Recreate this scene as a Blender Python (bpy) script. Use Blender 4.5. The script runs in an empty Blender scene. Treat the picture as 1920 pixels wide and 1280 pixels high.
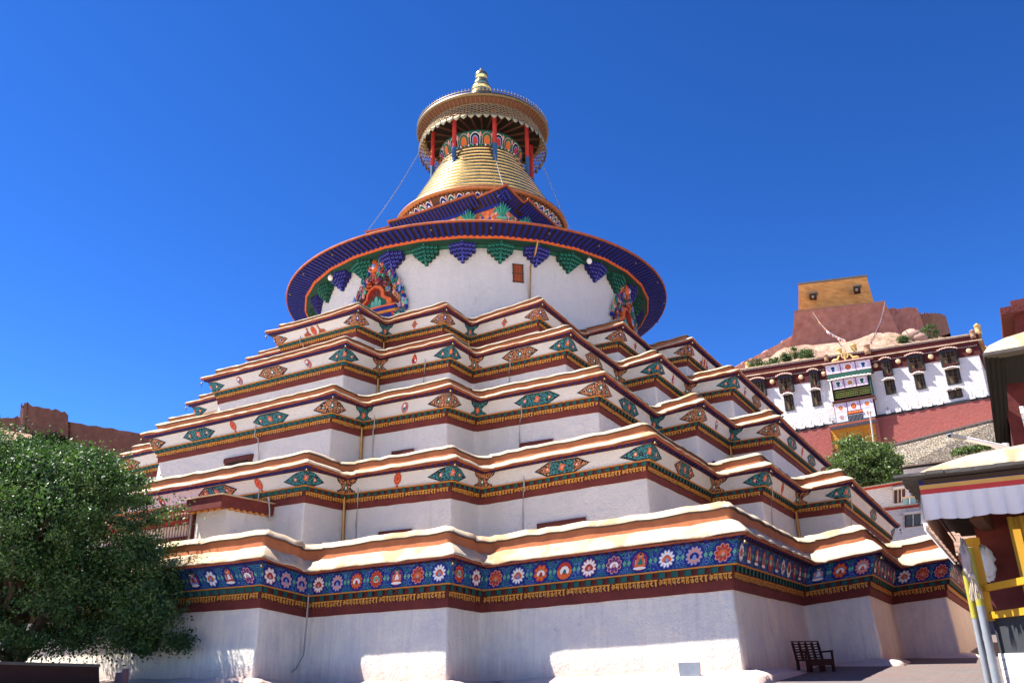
import bpy, math, random
import numpy as np
from mathutils import Vector, Matrix
R_ = math.radians
C = bpy.context.scene.collection
scene = bpy.context.scene
rng = random.Random(7)

# ------------------------------------------------------------------ camera, sky, sun, exposure
CAM = (22.3575, -34.805, 0.0)
RX = Vector((0.86051, 0.50911, -0.01815)); UX = Vector((0.19988, -0.30465, 0.93126)); FX = Vector((-0.46858, 0.80498, 0.36391))
FPX = 1546.895
cd = bpy.data.cameras.new('camera'); cam = bpy.data.objects.new('camera', cd); C.objects.link(cam)
M = Matrix.Identity(4)
for i in range(3):
    M[i][0] = RX[i]; M[i][1] = UX[i]; M[i][2] = -FX[i]; M[i][3] = CAM[i]
cam.matrix_world = M
cd.sensor_width = 36; cd.lens = FPX / 1920 * 36; cd.clip_start = 0.1; cd.clip_end = 4000
scene.camera = cam

def at(px, py, k):
    """the world point seen at a photograph pixel, k metres deep"""
    d = FX + RX * ((px - 960) / FPX) - UX * ((py - 640) / FPX)
    return Vector(CAM) + d * k

SUN = Vector((-0.56, -0.27, 1.0)).normalized()
SUN_EL = math.asin(SUN.z)
w = bpy.data.worlds.new('World'); scene.world = w; w.use_nodes = True
nt = w.node_tree; bg = nt.nodes['Background']
sky = nt.nodes.new('ShaderNodeTexSky'); sky.sky_type = 'NISHITA'; sky.sun_disc = False
sky.sun_elevation = SUN_EL; sky.sun_rotation = math.atan2(SUN.x, SUN.y)
sky.altitude = 3950; sky.air_density = 1.0; sky.dust_density = 0.15; sky.ozone_density = 3.6
hs = nt.nodes.new('ShaderNodeHueSaturation'); hs.inputs['Saturation'].default_value = 1.15; hs.inputs['Hue'].default_value = 0.507; hs.inputs['Value'].default_value = 0.725
gm = nt.nodes.new('ShaderNodeGamma'); gm.inputs[1].default_value = 1.3      # thin, dry air at 4000 m: the sky falls off steeply to the zenith
nt.links.new(sky.outputs[0], gm.inputs[0]); nt.links.new(gm.outputs[0], hs.inputs['Color']); nt.links.new(hs.outputs[0], bg.inputs[0])
bg.inputs[1].default_value = 0.0865
sl = bpy.data.lights.new('sun', 'SUN'); sl.energy = 5.0; sl.angle = R_(0.53); sl.color = (1.0, 0.95, 0.87)
so = bpy.data.objects.new('sun', sl); C.objects.link(so)
so.rotation_euler = SUN.to_track_quat('Z', 'Y').to_euler(); so.location = (0, 0, 60)
vs = scene.view_settings; vs.view_transform = 'Standard'; vs.look = 'None'; vs.exposure = 1.56; vs.gamma = 1.0

# ------------------------------------------------------------------ materials
MATS = {}
def mat(name, base, rough=0.85, metal=0.0, var=0.25, scale=1.5, second=None, bump=0.0, bscale=20, stretch=None, spec=0.3):
    """a painted or natural surface: base colour broken up by two sizes of noise, light bump"""
    if name in MATS: return MATS[name]
    m = bpy.data.materials.new(name); m.use_nodes = True; n = m.node_tree; P = n.nodes['Principled BSDF']; L = n.links.new
    P.inputs['Roughness'].default_value = rough; P.inputs['Metallic'].default_value = metal
    P.inputs['Specular IOR Level'].default_value = spec
    tc = n.nodes.new('ShaderNodeTexCoord'); mp = n.nodes.new('ShaderNodeMapping'); L(tc.outputs['Object'], mp.inputs[0])
    if stretch: mp.inputs['Scale'].default_value = stretch
    nz = n.nodes.new('ShaderNodeTexNoise'); nz.inputs['Scale'].default_value = scale; nz.inputs['Detail'].default_value = 8; nz.inputs['Roughness'].default_value = 0.65
    L(mp.outputs[0], nz.inputs['Vector'])
    cr = n.nodes.new('ShaderNodeValToRGB'); L(nz.outputs['Fac'], cr.inputs[0])
    b = base; s = second or tuple(c * (1 - var) for c in base)
    cr.color_ramp.elements[0].position = 0.3; cr.color_ramp.elements[0].color = (*s, 1)
    cr.color_ramp.elements[1].position = 0.66; cr.color_ramp.elements[1].color = (*b, 1)
    L(cr.outputs[0], P.inputs['Base Color'])
    if bump:
        nb = n.nodes.new('ShaderNodeTexNoise'); nb.inputs['Scale'].default_value = bscale; nb.inputs['Detail'].default_value = 5
        L(tc.outputs['Object'], nb.inputs['Vector'])
        bp = n.nodes.new('ShaderNodeBump'); bp.inputs['Strength'].default_value = bump; bp.inputs['Distance'].default_value = 0.03
        L(nb.outputs['Fac'], bp.inputs['Height']); L(bp.outputs[0], P.inputs['Normal'])
    MATS[name] = m; return m

class NT:
    """short-hand for writing node trees"""
    def __init__(s, name, rough=0.85, spec=0.3, metal=0):
        s.m = bpy.data.materials.new(name); s.m.use_nodes = True; s.t = s.m.node_tree; s.P = s.t.nodes['Principled BSDF']
        s.P.inputs['Roughness'].default_value = rough; s.P.inputs['Specular IOR Level'].default_value = spec; s.P.inputs['Metallic'].default_value = metal
        s.tc = s.t.nodes.new('ShaderNodeTexCoord'); MATS[name] = s.m
    def val(s, sock, v):
        if hasattr(v, 'links') or hasattr(v, 'is_output'): s.t.links.new(v, sock)
        else: sock.default_value = v
    def mp(s, v, sc=(1, 1, 1)):
        n = s.t.nodes.new('ShaderNodeMapping'); s.val(n.inputs[0], v); n.inputs['Scale'].default_value = sc; return n.outputs[0]
    def noise(s, v, scale, detail=6, rough=0.6, out='Fac'):
        n = s.t.nodes.new('ShaderNodeTexNoise'); s.val(n.inputs['Vector'], v); n.inputs['Scale'].default_value = scale
        n.inputs['Detail'].default_value = detail; n.inputs['Roughness'].default_value = rough; return n.outputs[out]
    def voro(s, v, scale, feature='F1', out='Distance', rand=1.0):
        n = s.t.nodes.new('ShaderNodeTexVoronoi'); n.feature = feature; s.val(n.inputs['Vector'], v); n.inputs['Scale'].default_value = scale
        n.inputs['Randomness'].default_value = rand; return n.outputs[out]
    def ramp(s, v, *stops, const=False):
        n = s.t.nodes.new('ShaderNodeValToRGB'); s.val(n.inputs[0], v); r = n.color_ramp
        if const: r.interpolation = 'CONSTANT'
        while len(r.elements) < len(stops): r.elements.new(0.5)
        for e, (p, c) in zip(r.elements, stops): e.position = p; e.color = (*c, 1) if len(c) == 3 else c
        return n.outputs[0]
    def math(s, op, a, b=0.0, c=0.0):
        n = s.t.nodes.new('ShaderNodeMath'); n.operation = op; s.val(n.inputs[0], a); s.val(n.inputs[1], b); s.val(n.inputs[2], c); return n.outputs[0]
    def mix(s, f, a, b, mode='MIX'):
        n = s.t.nodes.new('ShaderNodeMix'); n.data_type = 'RGBA'; n.blend_type = mode
        s.val(n.inputs[0], f); s.val(n.inputs[6], a if not isinstance(a, tuple) else (*a, 1)); s.val(n.inputs[7], b if not isinstance(b, tuple) else (*b, 1)); return n.outputs[2]
    def sep(s, v):
        n = s.t.nodes.new('ShaderNodeSeparateXYZ'); s.val(n.inputs[0], v); return n.outputs
    def add(s, a, b, sc=1.0):
        n = s.t.nodes.new('ShaderNodeVectorMath'); n.operation = 'MULTIPLY_ADD'; s.val(n.inputs[0], b); n.inputs[1].default_value = (sc, sc, sc); s.val(n.inputs[2], a); return n.outputs[0]
    def bump(s, h, st=0.3, dist=0.03):
        n = s.t.nodes.new('ShaderNodeBump'); n.inputs['Strength'].default_value = st; n.inputs['Distance'].default_value = dist
        s.val(n.inputs['Height'], h); s.t.links.new(n.outputs[0], s.P.inputs['Normal'])
    def color(s, c): s.val(s.P.inputs['Base Color'], c); return s.m

def plaster_mat(name, base, streak, low_stain=False):
    n = NT(name, 0.9, 0.15); o = n.tc.outputs['Object']
    big = n.noise(o, 0.35, 5)
    c = n.mix(n.ramp(big, (0.35, (0, 0, 0)), (0.7, (0.55, 0.55, 0.55))), base, tuple(x * 0.84 for x in base))
    st = n.noise(n.mp(o, (5, 5, 0.25)), 1.0, 6, 0.7)
    c = n.mix(n.ramp(st, (0.52, (0, 0, 0)), (0.74, (0.65, 0.65, 0.65))), c, streak)
    c = n.mix(n.ramp(n.noise(n.mp(o, (1, 1, .7)), 1.6, 9, 0.72), (0.42, (0, 0, 0)), (0.62, (0.6, 0.6, 0.6))), c, (0.64, 0.61, 0.59))
    c = n.mix(n.ramp(n.noise(n.mp(o, (9, 9, 0.5)), 1.0, 4, 0.6), (0.5, (0, 0, 0)), (0.78, (0.6, 0.6, 0.6))), c, (0.60, 0.55, 0.52))
    drip = n.math('MULTIPLY', n.ramp(n.noise(n.mp(o, (3.2, 3.2, 0.12)), 1.0, 5, 0.75), (0.58, (0, 0, 0)), (0.66, (1, 1, 1))), n.ramp(n.noise(o, 0.5, 3), (0.48, (0, 0, 0)), (0.66, (0.55, 0.55, 0.55))))
    c = n.mix(drip, c, (0.50, 0.43, 0.38))
    sp = n.noise(o, 4.0, 8, 0.75)
    c = n.mix(n.ramp(sp, (0.62, (0, 0, 0)), (0.72, (0.4, 0.4, 0.4))), c, (0.42, 0.38, 0.35))
    if low_stain:   # red wash splashed and bleeding up the foot of the wall
        z = n.sep(o)[2]
        h = n.math('ADD', z, n.math('MULTIPLY', n.noise(n.mp(o, (6, 6, 0.6)), 1.0, 6, 0.7), -0.9))
        c = n.mix(n.ramp(n.math('MULTIPLY_ADD', h, 1.0, 0.7), (0.0, (0.6, 0.6, 0.6)), (0.42, (0, 0, 0))), c, (0.62, 0.38, 0.31))
    crk = n.voro(n.add(o, n.noise(o, 2.0, 4, 0.6, 'Color'), 0.5), 0.45, 'DISTANCE_TO_EDGE')
    c = n.mix(n.math('MULTIPLY', n.ramp(crk, (0.0, (0.4, 0.4, 0.4)), (0.007, (0, 0, 0))), n.ramp(n.noise(o, 0.8, 3), (0.54, (0, 0, 0)), (0.66, (1, 1, 1)))), c, (0.3, 0.27, 0.25))
    n.bump(n.math('ADD', n.math('MULTIPLY', n.noise(o, 2.2, 6, 0.6), 1.2), n.math('ADD', n.math('MULTIPLY', n.noise(o, 14, 5, 0.7), 0.6), n.math('MULTIPLY', n.noise(o, 38, 4, 0.7), 0.35))), 0.95, 0.06)
    return n.color(c)
WHITE = plaster_mat('white_plaster', (0.88, 0.815, 0.68), (0.6, 0.53, 0.48), True)
WHITE2 = plaster_mat('upper_plaster', (0.60, 0.59, 0.555), (0.66, 0.62, 0.6))
FRIEZE_W = plaster_mat('frieze_plaster', (0.61, 0.605, 0.585), (0.62, 0.56, 0.5))
def coping_mat():
    n = NT('cream_coping', 0.9, 0.1); o = n.tc.outputs['Object']
    c = n.mix(n.ramp(n.noise(o, 1.3, 7, 0.7), (0.36, (0.8, 0.8, 0.8)), (0.6, (0, 0, 0))), (0.52, 0.43, 0.315), (0.43, 0.285, 0.16))
    c = n.mix(n.ramp(n.noise(n.mp(o, (1.3, 1.3, .3)), 1.1, 3, 0.5), (0.57, (0, 0, 0)), (0.63, (0.8, 0.8, 0.8))), c, (0.36, 0.22, 0.12))
    c = n.mix(n.ramp(n.noise(o, 7, 8, 0.75), (0.56, (0, 0, 0)), (0.70, (0.7, 0.7, 0.7))), c, (0.30, 0.22, 0.16))
    n.bump(n.math('ADD', n.noise(o, 3.0, 5), n.math('MULTIPLY', n.noise(o, 18, 5), 0.4)), 0.5, 0.05)
    return n.color(c)
COPING = coping_mat()
SLATELINE = mat('dark_slate_line', (0.10, 0.075, 0.06), 0.95, scale=6, bump=0.6, bscale=14)
TERRA = mat('terracotta_wash', (0.44, 0.155, 0.06), 0.9, var=0.35, scale=2.2, second=(0.32, 0.10, 0.04), bump=0.3, bscale=12)
FASCIA = mat('orange_fascia', (0.37, 0.092, 0.036), 0.8, var=0.4, scale=3.0, second=(0.19, 0.042, 0.02))
MAROON = mat('maroon_wash', (0.155, 0.032, 0.024), 0.9, var=0.35, scale=2.4, second=(0.10, 0.02, 0.017), bump=0.25, bscale=14)
DARKRED = mat('dark_red_paint', (0.10, 0.018, 0.014), 0.8)
DARK = mat('dark_recess', (0.018, 0.012, 0.011), 0.9)
DTEAL = mat('dark_teal_blocks', (0.006, 0.085, 0.075), 0.7, scale=4)
TEAL = mat('teal_paint', (0.010, 0.15, 0.135), 0.7, scale=4)
GREEN = mat('green_paint', (0.012, 0.115, 0.075), 0.7, scale=4)
BLUE = mat('blue_paint', (0.007, 0.016, 0.20), 0.7, scale=4)
GOLDINK = mat('gold_ochre_lettering', (0.74, 0.34, 0.055), 0.75, var=0.3, scale=9)
OCHRE = mat('ochre_moulding', (0.55, 0.22, 0.04), 0.8, scale=5)
ORANGE = mat('orange_paint', (0.66, 0.13, 0.03), 0.7, scale=6)
RED = mat('red_paint', (0.44, 0.035, 0.022), 0.65, scale=5)
PINK = mat('pink_paint', (0.62, 0.30, 0.27), 0.8)
WPAINT = mat('white_paint', (0.78, 0.76, 0.74), 0.75, var=0.12)
LBLUE = mat('light_blue_paint', (0.20, 0.30, 0.62), 0.75)
LGREEN = mat('light_green_paint', (0.12, 0.38, 0.28), 0.75)
PURPLE = mat('purple_paint', (0.16, 0.03, 0.16), 0.75)
BLACKP = mat('black_outline', (0.012, 0.012, 0.014), 0.85)
BRONZE = mat('bronze_pipe', (0.42, 0.24, 0.09), 0.45, 0.6, scale=5)
GOLD = mat('gilded_copper', (0.74, 0.55, 0.24), 0.26, 0.95, var=0.3, scale=1.6, second=(0.44, 0.34, 0.15), bump=0.14, bscale=5)
PENDG = mat('gilt_pendant', (0.46, 0.35, 0.17), 0.38, 0.7, scale=4)
OLDGOLD = mat('tarnished_gilding', (0.22, 0.16, 0.085), 0.5, 0.8, scale=6)
BROWNWOOD = mat('brown_wood', (0.11, 0.045, 0.025), 0.75, scale=6, stretch=(1, 1, 6))
LINTEL = mat('dark_red_wood', (0.095, 0.022, 0.018), 0.8, scale=6)
IRON = mat('dark_iron', (0.03, 0.028, 0.028), 0.5, 0.6)
STEEL = mat('grey_steel', (0.42, 0.43, 0.44), 0.4, 0.5)
CABLE = mat('grey_cable', (0.38, 0.37, 0.36), 0.7)

def filigree(name, ground, leaf, line, tip=None):
    """carved scroll-work: curling leaves with dark gaps and a pale inner line, in the metres of the plaque's own UV"""
    n = NT(name, 0.75, 0.25); uv = n.tc.outputs['UV']
    wv = n.add(uv, n.noise(uv, 9, 2, 0.5, 'Color'), 0.06)
    d = n.voro(wv, 11.0, 'F1'); a = n.sep(n.voro(wv, 11.0, 'F1', 'Color'))[0]
    ring = n.math('SINE', n.math('MULTIPLY_ADD', d, 17.0, n.math('MULTIPLY', a, 6.28)))
    col = n.ramp(n.math('MULTIPLY_ADD', ring, 0.5, 0.5), (0.0, ground), (0.30, leaf), (0.58, leaf), (0.64, line), (0.86, line), (0.9, leaf), const=True)
    e = n.voro(wv, 11.0, 'DISTANCE_TO_EDGE')
    col = n.mix(n.ramp(e, (0.0, (1, 1, 1)), (0.07, (0, 0, 0)), const=True), col, ground)
    return n.color(col)
FIL_TEAL = filigree('teal_filigree', (0.012, 0.016, 0.02), (0.02, 0.20, 0.24), (0.09, 0.34, 0.34))
FIL_ORANGE = filigree('orange_filigree', (0.02, 0.014, 0.012), (0.56, 0.20, 0.09), (0.66, 0.36, 0.20))
def blue_scroll():
    n = NT('blue_scroll_frieze', 0.75, 0.25); uv = n.tc.outputs['UV']
    wv = n.add(uv, n.noise(uv, 6, 2, 0.5, 'Color'), 0.07)
    d = n.voro(wv, 7.0, 'F1'); a = n.sep(n.voro(wv, 7.0, 'F1', 'Color'))
    ring = n.math('SINE', n.math('MULTIPLY_ADD', d, 24.0, n.math('MULTIPLY', a[0], 6.28)))
    lin = n.ramp(n.math('MULTIPLY_ADD', ring, 0.5, 0.5), (0.55, (0, 0, 0)), (0.68, (1, 1, 1)))
    lc = n.mix(n.ramp(a[1], (0.45, (0, 0, 0)), (0.5, (1, 1, 1)), const=True), (0.02, 0.22, 0.17), (0.07, 0.21, 0.36))
    base = n.mix(n.noise(uv, 3, 4), (0.008, 0.014, 0.15), (0.018, 0.028, 0.27))
    return n.color(n.mix(n.math('MULTIPLY', lin, 0.85), base, lc))
BLUEFRIEZE = blue_scroll()
def floral():
    n = NT('floral_painting', 0.8, 0.2); uv = n.tc.outputs['UV']
    wv = n.add(uv, n.noise(uv, 5, 2, 0.5, 'Color'), 0.08)
    cell = n.sep(n.voro(wv, 7, 'F1', 'Color'))[0]; d = n.voro(wv, 7, 'F1')
    col = n.ramp(cell, (0, (0.50, 0.10, 0.05)), (0.25, (0.03, 0.04, 0.28)), (0.42, (0.55, 0.25, 0.2)), (0.6, (0.02, 0.2, 0.14)), (0.75, (0.6, 0.2, 0.04)), (0.88, (0.6, 0.5, 0.45)), const=True)
    dot = n.ramp(d, (0.0, (1, 1, 1)), (0.09, (0, 0, 0)), const=True)
    return n.color(n.mix(n.ramp(n.voro(wv, 7, 'DISTANCE_TO_EDGE'), (0, (1, 1, 1)), (0.06, (0, 0, 0)), const=True), n.mix(dot, col, (0.7, 0.6, 0.5)), (0.42, 0.09, 0.04)))
FLORAL = floral()

# ------------------------------------------------------------------ mesh building
class MB:
    def __init__(s): s.v = []; s.f = []; s.mi = []; s.uv = []; s.sm = []; s.mats = []
    def mi_(s, m):
        if m not in s.mats: s.mats.append(m)
        return s.mats.index(m)
    def face(s, pts, m, uv=None, smooth=False):
        b = len(s.v); s.v += [tuple(p) for p in pts]; s.f.append(tuple(range(b, b + len(pts)))); s.mi.append(s.mi_(m)); s.sm.append(smooth)
        s.uv += uv if uv else [(0, 0)] * len(pts)
    def grid(s, rows, m, closed=True, smooth=False, us=None, vs=None):
        """rows of points joined to sheets; m may be a list, one material for each strip"""
        n = len(rows[0]); b = len(s.v)
        for r in rows: s.v += [tuple(p) for p in r]
        for j in range(len(rows) - 1):
            mm = s.mi_(m[j] if isinstance(m, list) else m)
            for i in range(n if closed else n - 1):
                i2 = (i + 1) % n
                s.f.append((b + j * n + i, b + j * n + i2, b + (j + 1) * n + i2, b + (j + 1) * n + i)); s.mi.append(mm); s.sm.append(smooth)
                if us:
                    u0, u1 = us[i], us[i + 1]; v0, v1 = vs[j], vs[j + 1]; s.uv += [(u0, v0), (u1, v0), (u1, v1), (u0, v1)]
                else: s.uv += [(0, 0)] * 4
    def box(s, c, size, m, rot=0.0, top=1.0, ax=None):
        """box about centre c; rot turns about z; top scales the upper face (batter)"""
        hx, hy, hz = size[0] / 2, size[1] / 2, size[2] / 2
        ca, sa = math.cos(rot), math.sin(rot); P = []
        for z, k in ((-hz, 1.0), (hz, top)):
            for x, y in ((-hx, -hy), (hx, -hy), (hx, hy), (-hx, hy)):
                x2, y2 = x * k, y * k; P.append((c[0] + x2 * ca - y2 * sa, c[1] + x2 * sa + y2 * ca, c[2] + z))
        s.hexa(P, m)
    def hexa(s, P, m):
        b = len(s.v); s.v += [tuple(p) for p in P]; k = s.mi_(m)
        for q in ((0, 3, 2, 1), (4, 5, 6, 7), (0, 1, 5, 4), (1, 2, 6, 5), (2, 3, 7, 6), (3, 0, 4, 7)):
            s.f.append(tuple(b + i for i in q)); s.mi.append(k); s.sm.append(False); 
            A = Vector(P[q[0]]); l1 = (Vector(P[q[1]]) - A).length; l2 = (Vector(P[q[3]]) - A).length
            s.uv += [(0, 0), (l1, 0), (l1, l2), (0, l2)]
    def bar(s, a, b_, wd, m, hgt=None, up=Vector((0, 0, 1))):
        a = Vector(a); b_ = Vector(b_); d = (b_ - a).normalized(); hgt = hgt or wd
        if abs(d.dot(up)) > 0.98: up = Vector((1, 0, 0))
        x = d.cross(up).normalized() * wd / 2; y = x.cross(d).normalized() * hgt / 2
        s.hexa([a - x - y, a + x - y, a + x + y, a - x + y, b_ - x - y, b_ + x - y, b_ + x + y, b_ - x + y], m)
    def tube(s, pts, r, m, seg=8, cap=True):
        pts = [Vector(p) for p in pts]; rows = []; n = len(pts)
        rr = r if isinstance(r, (list, tuple)) else [r] * n
        for i, p in enumerate(pts):
            d = (pts[min(i + 1, n - 1)] - pts[max(i - 1, 0)]).normalized()
            up = Vector((0, 0, 1)) if abs(d.z) < 0.95 else Vector((1, 0, 0))
            x = d.cross(up).normalized(); y = x.cross(d).normalized()
            rows.append([p + (x * math.cos(t) + y * math.sin(t)) * rr[i] for t in [2 * math.pi * k / seg for k in range(seg)]])
        s.grid(rows, m, True, True)
        if cap:
            s.face(rows[0][::-1], m); s.face(rows[-1], m)
    def lathe(s, prof, c, m, seg=64, smooth=True, a0=0.0):
        rows = [[(c[0] + r * math.cos(a0 + 2 * math.pi * k / seg), c[1] + r * math.sin(a0 + 2 * math.pi * k / seg), c[2] + z) for k in range(seg)] for r, z in prof]
        s.grid(rows, m, True, smooth, [2 * math.pi * k / seg * 6 for k in range(seg + 1)], [i * 0.3 for i in range(len(prof))])
    def ball(s, c, r, m, seg=10, rings=6, sq=(1, 1, 1)):
        rows = []
        for j in range(rings + 1):
            t = math.pi * j / rings
            rows.append([(c[0] + r * sq[0] * math.sin(t) * math.cos(2 * math.pi * k / seg), c[1] + r * sq[1] * math.sin(t) * math.sin(2 * math.pi * k / seg), c[2] - r * sq[2] * math.cos(t)) for k in range(seg)])
        s.grid(rows, m, True, True)
    def build(s, name, parent=None, loc=None):
        me = bpy.data.meshes.new(name); me.from_pydata(s.v, [], s.f)
        for m in s.mats: me.materials.append(m)
        me.polygons.foreach_set('material_index', s.mi); me.polygons.foreach_set('use_smooth', s.sm)
        ul = me.uv_layers.new(name='UVMap'); ul.data.foreach_set('uv', [c for p in s.uv for c in p])
        me.update(); o = bpy.data.objects.new(name, me); C.objects.link(o)
        if parent: o.parent = parent
        if loc: o.location = loc
        return o
def one(name, parent, fn, *a, **k):
    b = MB(); getattr(b, fn)(*a, **k); return b.build(name, parent)
def tag(o, label=None, cat=None, group=None, kind=None):
    if label: o['label'] = label
    if cat: o['category'] = cat
    if group: o['group'] = group
    if kind: o['kind'] = kind
    return o
def thing(name, label, cat, loc=(0, 0, 0), rz=0, group=None):
    o = bpy.data.objects.new(name, None); C.objects.link(o); o.location = loc; o.rotation_euler = (0, 0, rz); o.empty_display_size = 0.3
    return tag(o, label, cat, group)
def smoothstep(a, b, x):
    t = min(1, max(0, (x - a) / (b - a))); return t * t * (3 - 2 * t)
# ------------------------------------------------------------------ ground and hills
def ground_z(x, y):
    z = -0.42 + 0.035 * max(0.0, min(y + 18, 45))
    d = math.hypot(x - CAM[0], y - CAM[1])
    return z - 1.25 * (1 - smoothstep(3.5, 10.5, d))
RIDGE = [(-700, -120, 120), (-420, 10, 95), (-260, 58, 66), (-200, 80, 60.5), (-170, 100, 51), (-110, 135, 52), (-60, 160, 60), (-32, 174, 70.5), (-17, 181, 77.5), (6, 190, 79.5), (22, 203, 79), (33, 210, 74), (60, 222, 66), (140, 240, 60), (400, 300, 90), (800, 330, 110)]
def lin(x, tab, j):
    for a, b in zip(tab, tab[1:]):
        if x <= b[0]:
            t = max(0, (x - a[0]) / (b[0] - a[0])); return a[j] * (1 - t) + b[j] * t
    return tab[-1][j]
def nz2(x, y):
    return math.sin(x * .31 + 1.3 * math.sin(y * .17)) * .5 + math.sin(y * .43 + x * .12 + 2 * math.sin(x * .09)) * .5
from mathutils import noise as mnoise
def hill_z(x, y):
    yr = lin(x, RIDGE, 1); zr = lin(x, RIDGE, 2); L = max(60.0, min(170.0, yr - 28))
    t = (y - (yr - L)) / L
    if t <= 0: z = -2 + t * 4
    elif t <= 1: z = zr * t * (1 - (.34 if x > -40 else 0) * (1 - smoothstep(72, 86, y)))
    else: z = zr - (t - 1) * 30
    if 0.1 < t: z += nz2(x * 1.1, y * 1.1) * 0.9 * smoothstep(.1, .5, t) + nz2(x * 3.1, y * 2.9) * 0.35 * smoothstep(.3, .6, t) + 1.6 * mnoise.fractal(Vector((x * .09, y * .09, 0)), .7, 2.2, 6) * smoothstep(.3, .6, t)
    return z
def paving_mat():
    n = NT('stone_paving', 0.8, 0.3); o = n.tc.outputs['Object']
    br = n.t.nodes.new('ShaderNodeTexBrick'); n.val(br.inputs['Vector'], n.mp(o, (1, 1, 1)))
    br.inputs['Scale'].default_value = 1.6; br.inputs['Color1'].default_value = (0.14, 0.122, 0.117, 1); br.inputs['Color2'].default_value = (0.125, 0.10, 0.093, 1); br.inputs['Mortar'].default_value = (0.10, 0.08, 0.07, 1)
    br.inputs['Mortar Size'].default_value = 0.014
    c = n.mix(n.ramp(n.noise(n.mp(o, (0.6, 3, 1)), 0.9, 6, 0.7), (0.5, (0, 0, 0)), (0.66, (0.8, 0.8, 0.8))), br.outputs[0], (0.19, 0.095, 0.072))
    c = n.mix(n.ramp(n.noise(o, 5, 8, 0.7), (0.5, (0, 0, 0)), (0.75, (0.5, 0.5, 0.5))), c, (0.20, 0.175, 0.165))
    xyz = n.sep(o); edge_ = n.math('MULTIPLY_ADD', n.noise(o, .6, 4), 3.0, xyz[1])      # unseen lower court, coloured pale to bounce warm light onto the walls
    c = n.mix(n.ramp(n.math('MULTIPLY_ADD', edge_, -.5, -12.2), (0, (0, 0, 0)), (1, (1, 1, 1))), c, n.mix(n.noise(o, 1.2, 7, .7), (0.66, 0.53, 0.42), (0.74, 0.62, 0.50)))
    n.bump(n.math('ADD', br.outputs[1], n.noise(o, 8, 5)), 0.35, 0.02)
    return n.color(c)
def sheet(xs, ys, fz, m, name, skip=None):
    b = MB(); k = b.mi_(m); nx = len(xs)
    b.v = [(x, y, fz(x, y)) for y in ys for x in xs]
    for j in range(len(ys) - 1):
        for i in range(nx - 1):
            if skip and skip((xs[i] + xs[i + 1]) / 2, (ys[j] + ys[j + 1]) / 2): continue
            b.f.append((j * nx + i, j * nx + i + 1, (j + 1) * nx + i + 1, (j + 1) * nx + i)); b.mi.append(k); b.sm.append(True); b.uv += [(0, 0)] * 4
    return b.build(name)
def steps(a, b, d): 
    n = max(1, int(round((b - a) / d))); return [a + (b - a) * i / n for i in range(n + 1)]
gx = [-900, -500, -200, -80] + steps(-60, 60, 1.2) + [80, 200, 500, 900]; gy = [-900, -400, -150, -80] + steps(-60, 27, 1.2) + [32, 40]
tag(sheet(gx, gy, ground_z, paving_mat(), 'courtyard_ground'), 'reddish stone paving of the courtyard', None, None, 'structure')
def hill_mat():
    n = NT('dry_hillside', 0.95, 0.1); o = n.tc.outputs['Object']
    c = n.ramp(n.noise(o, 0.09, 8, 0.7), (0.3, (0.31, 0.19, 0.135)), (0.5, (0.46, 0.30, 0.22)), (0.7, (0.37, 0.25, 0.175)))
    c = n.mix(n.ramp(n.voro(n.add(o, n.noise(o, .5, 5, .6, 'Color'), 3.0), .22, 'DISTANCE_TO_EDGE'), (0, (.75, .75, .75)), (.10, (0, 0, 0))), c, (0.24, 0.14, 0.10))
    c = n.mix(n.ramp(n.voro(o, .9, 'F1', 'Distance'), (.0, (.7, .7, .7)), (.28, (0, 0, 0))), c, (0.50, 0.36, 0.27))
    c = n.mix(n.ramp(n.noise(o, 0.35, 8, 0.75), (0.53, (0, 0, 0)), (0.68, (0.6, 0.6, 0.6))), c, (0.14, 0.16, 0.055))
    c = n.mix(n.ramp(n.noise(n.mp(o, (1, 1, 2.5)), 1.2, 6, 0.7), (0.55, (0, 0, 0)), (0.72, (0.5, 0.5, 0.5))), c, (0.22, 0.14, 0.1))
    n.bump(n.noise(o, 0.8, 8, 0.7), 0.9, 1.2)
    return n.color(c)
hx = [-800, -600, -450, -380, -320] + steps(-290, -60, 4.0) + steps(-57, 50, 1.8) + steps(54, 130, 4.0) + [160, 220, 300, 450, 700, 900]; hy = [14, 20, 26] + steps(30, 150, 3.0) + steps(151.8, 214, 1.8) + steps(218, 260, 4.0) + [300, 380, 500, 800]
def hz(x, y):
    z = hill_z(x, y)
    return z
tag(sheet(hx, hy, hz, hill_mat(), 'hillside', lambda x, y: -45 < x < 34 and y < 27), 'dry sandy hillside behind the monastery', None, None, 'structure')

# ------------------------------------------------------------------ the stupa
TP = [[7.215, 11.382, 20.6, 19.039, 17.626, 7.292, 11.277, 20.541, 19.058, 17.394], [5.741, 9.536, 17.915, 16.272, 14.811, 5.473, 9.591, 17.865, 16.257, 14.659],
      [4.224, 7.722, 15.435, 13.907, 12.228, 4.207, 7.897, 15.579, 13.947, 12.261], [3.203, 6.455, 13.883, 11.963, 10.473, 3.064, 6.292, 14.017, 12.03, 10.347],
      [1.985, 4.964, 11.946, 10.249, 8.488, 1.864, 5.019, 11.934, 10.092, 8.236]]
DZ = [[-0.004, -0.167, -0.116, -0.182, -0.002, -0.026, 0.145, 0.105, 0.246], [-0.058, -0.054, -0.115, -0.095, 0.059, 0.012, 0.06, 0.067, 0.125],
      [0.013, 0.067, -0.0, 0.078, 0.02, -0.152, -0.034, -0.004, 0.011], [-0.004, 0.112, 0.019, -0.017, -0.005, -0.062, 0.018, -0.036, -0.026],
      [0.072, 0.109, 0.017, 0.003, 0.105, -0.036, -0.074, -0.088, -0.108]]
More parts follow.
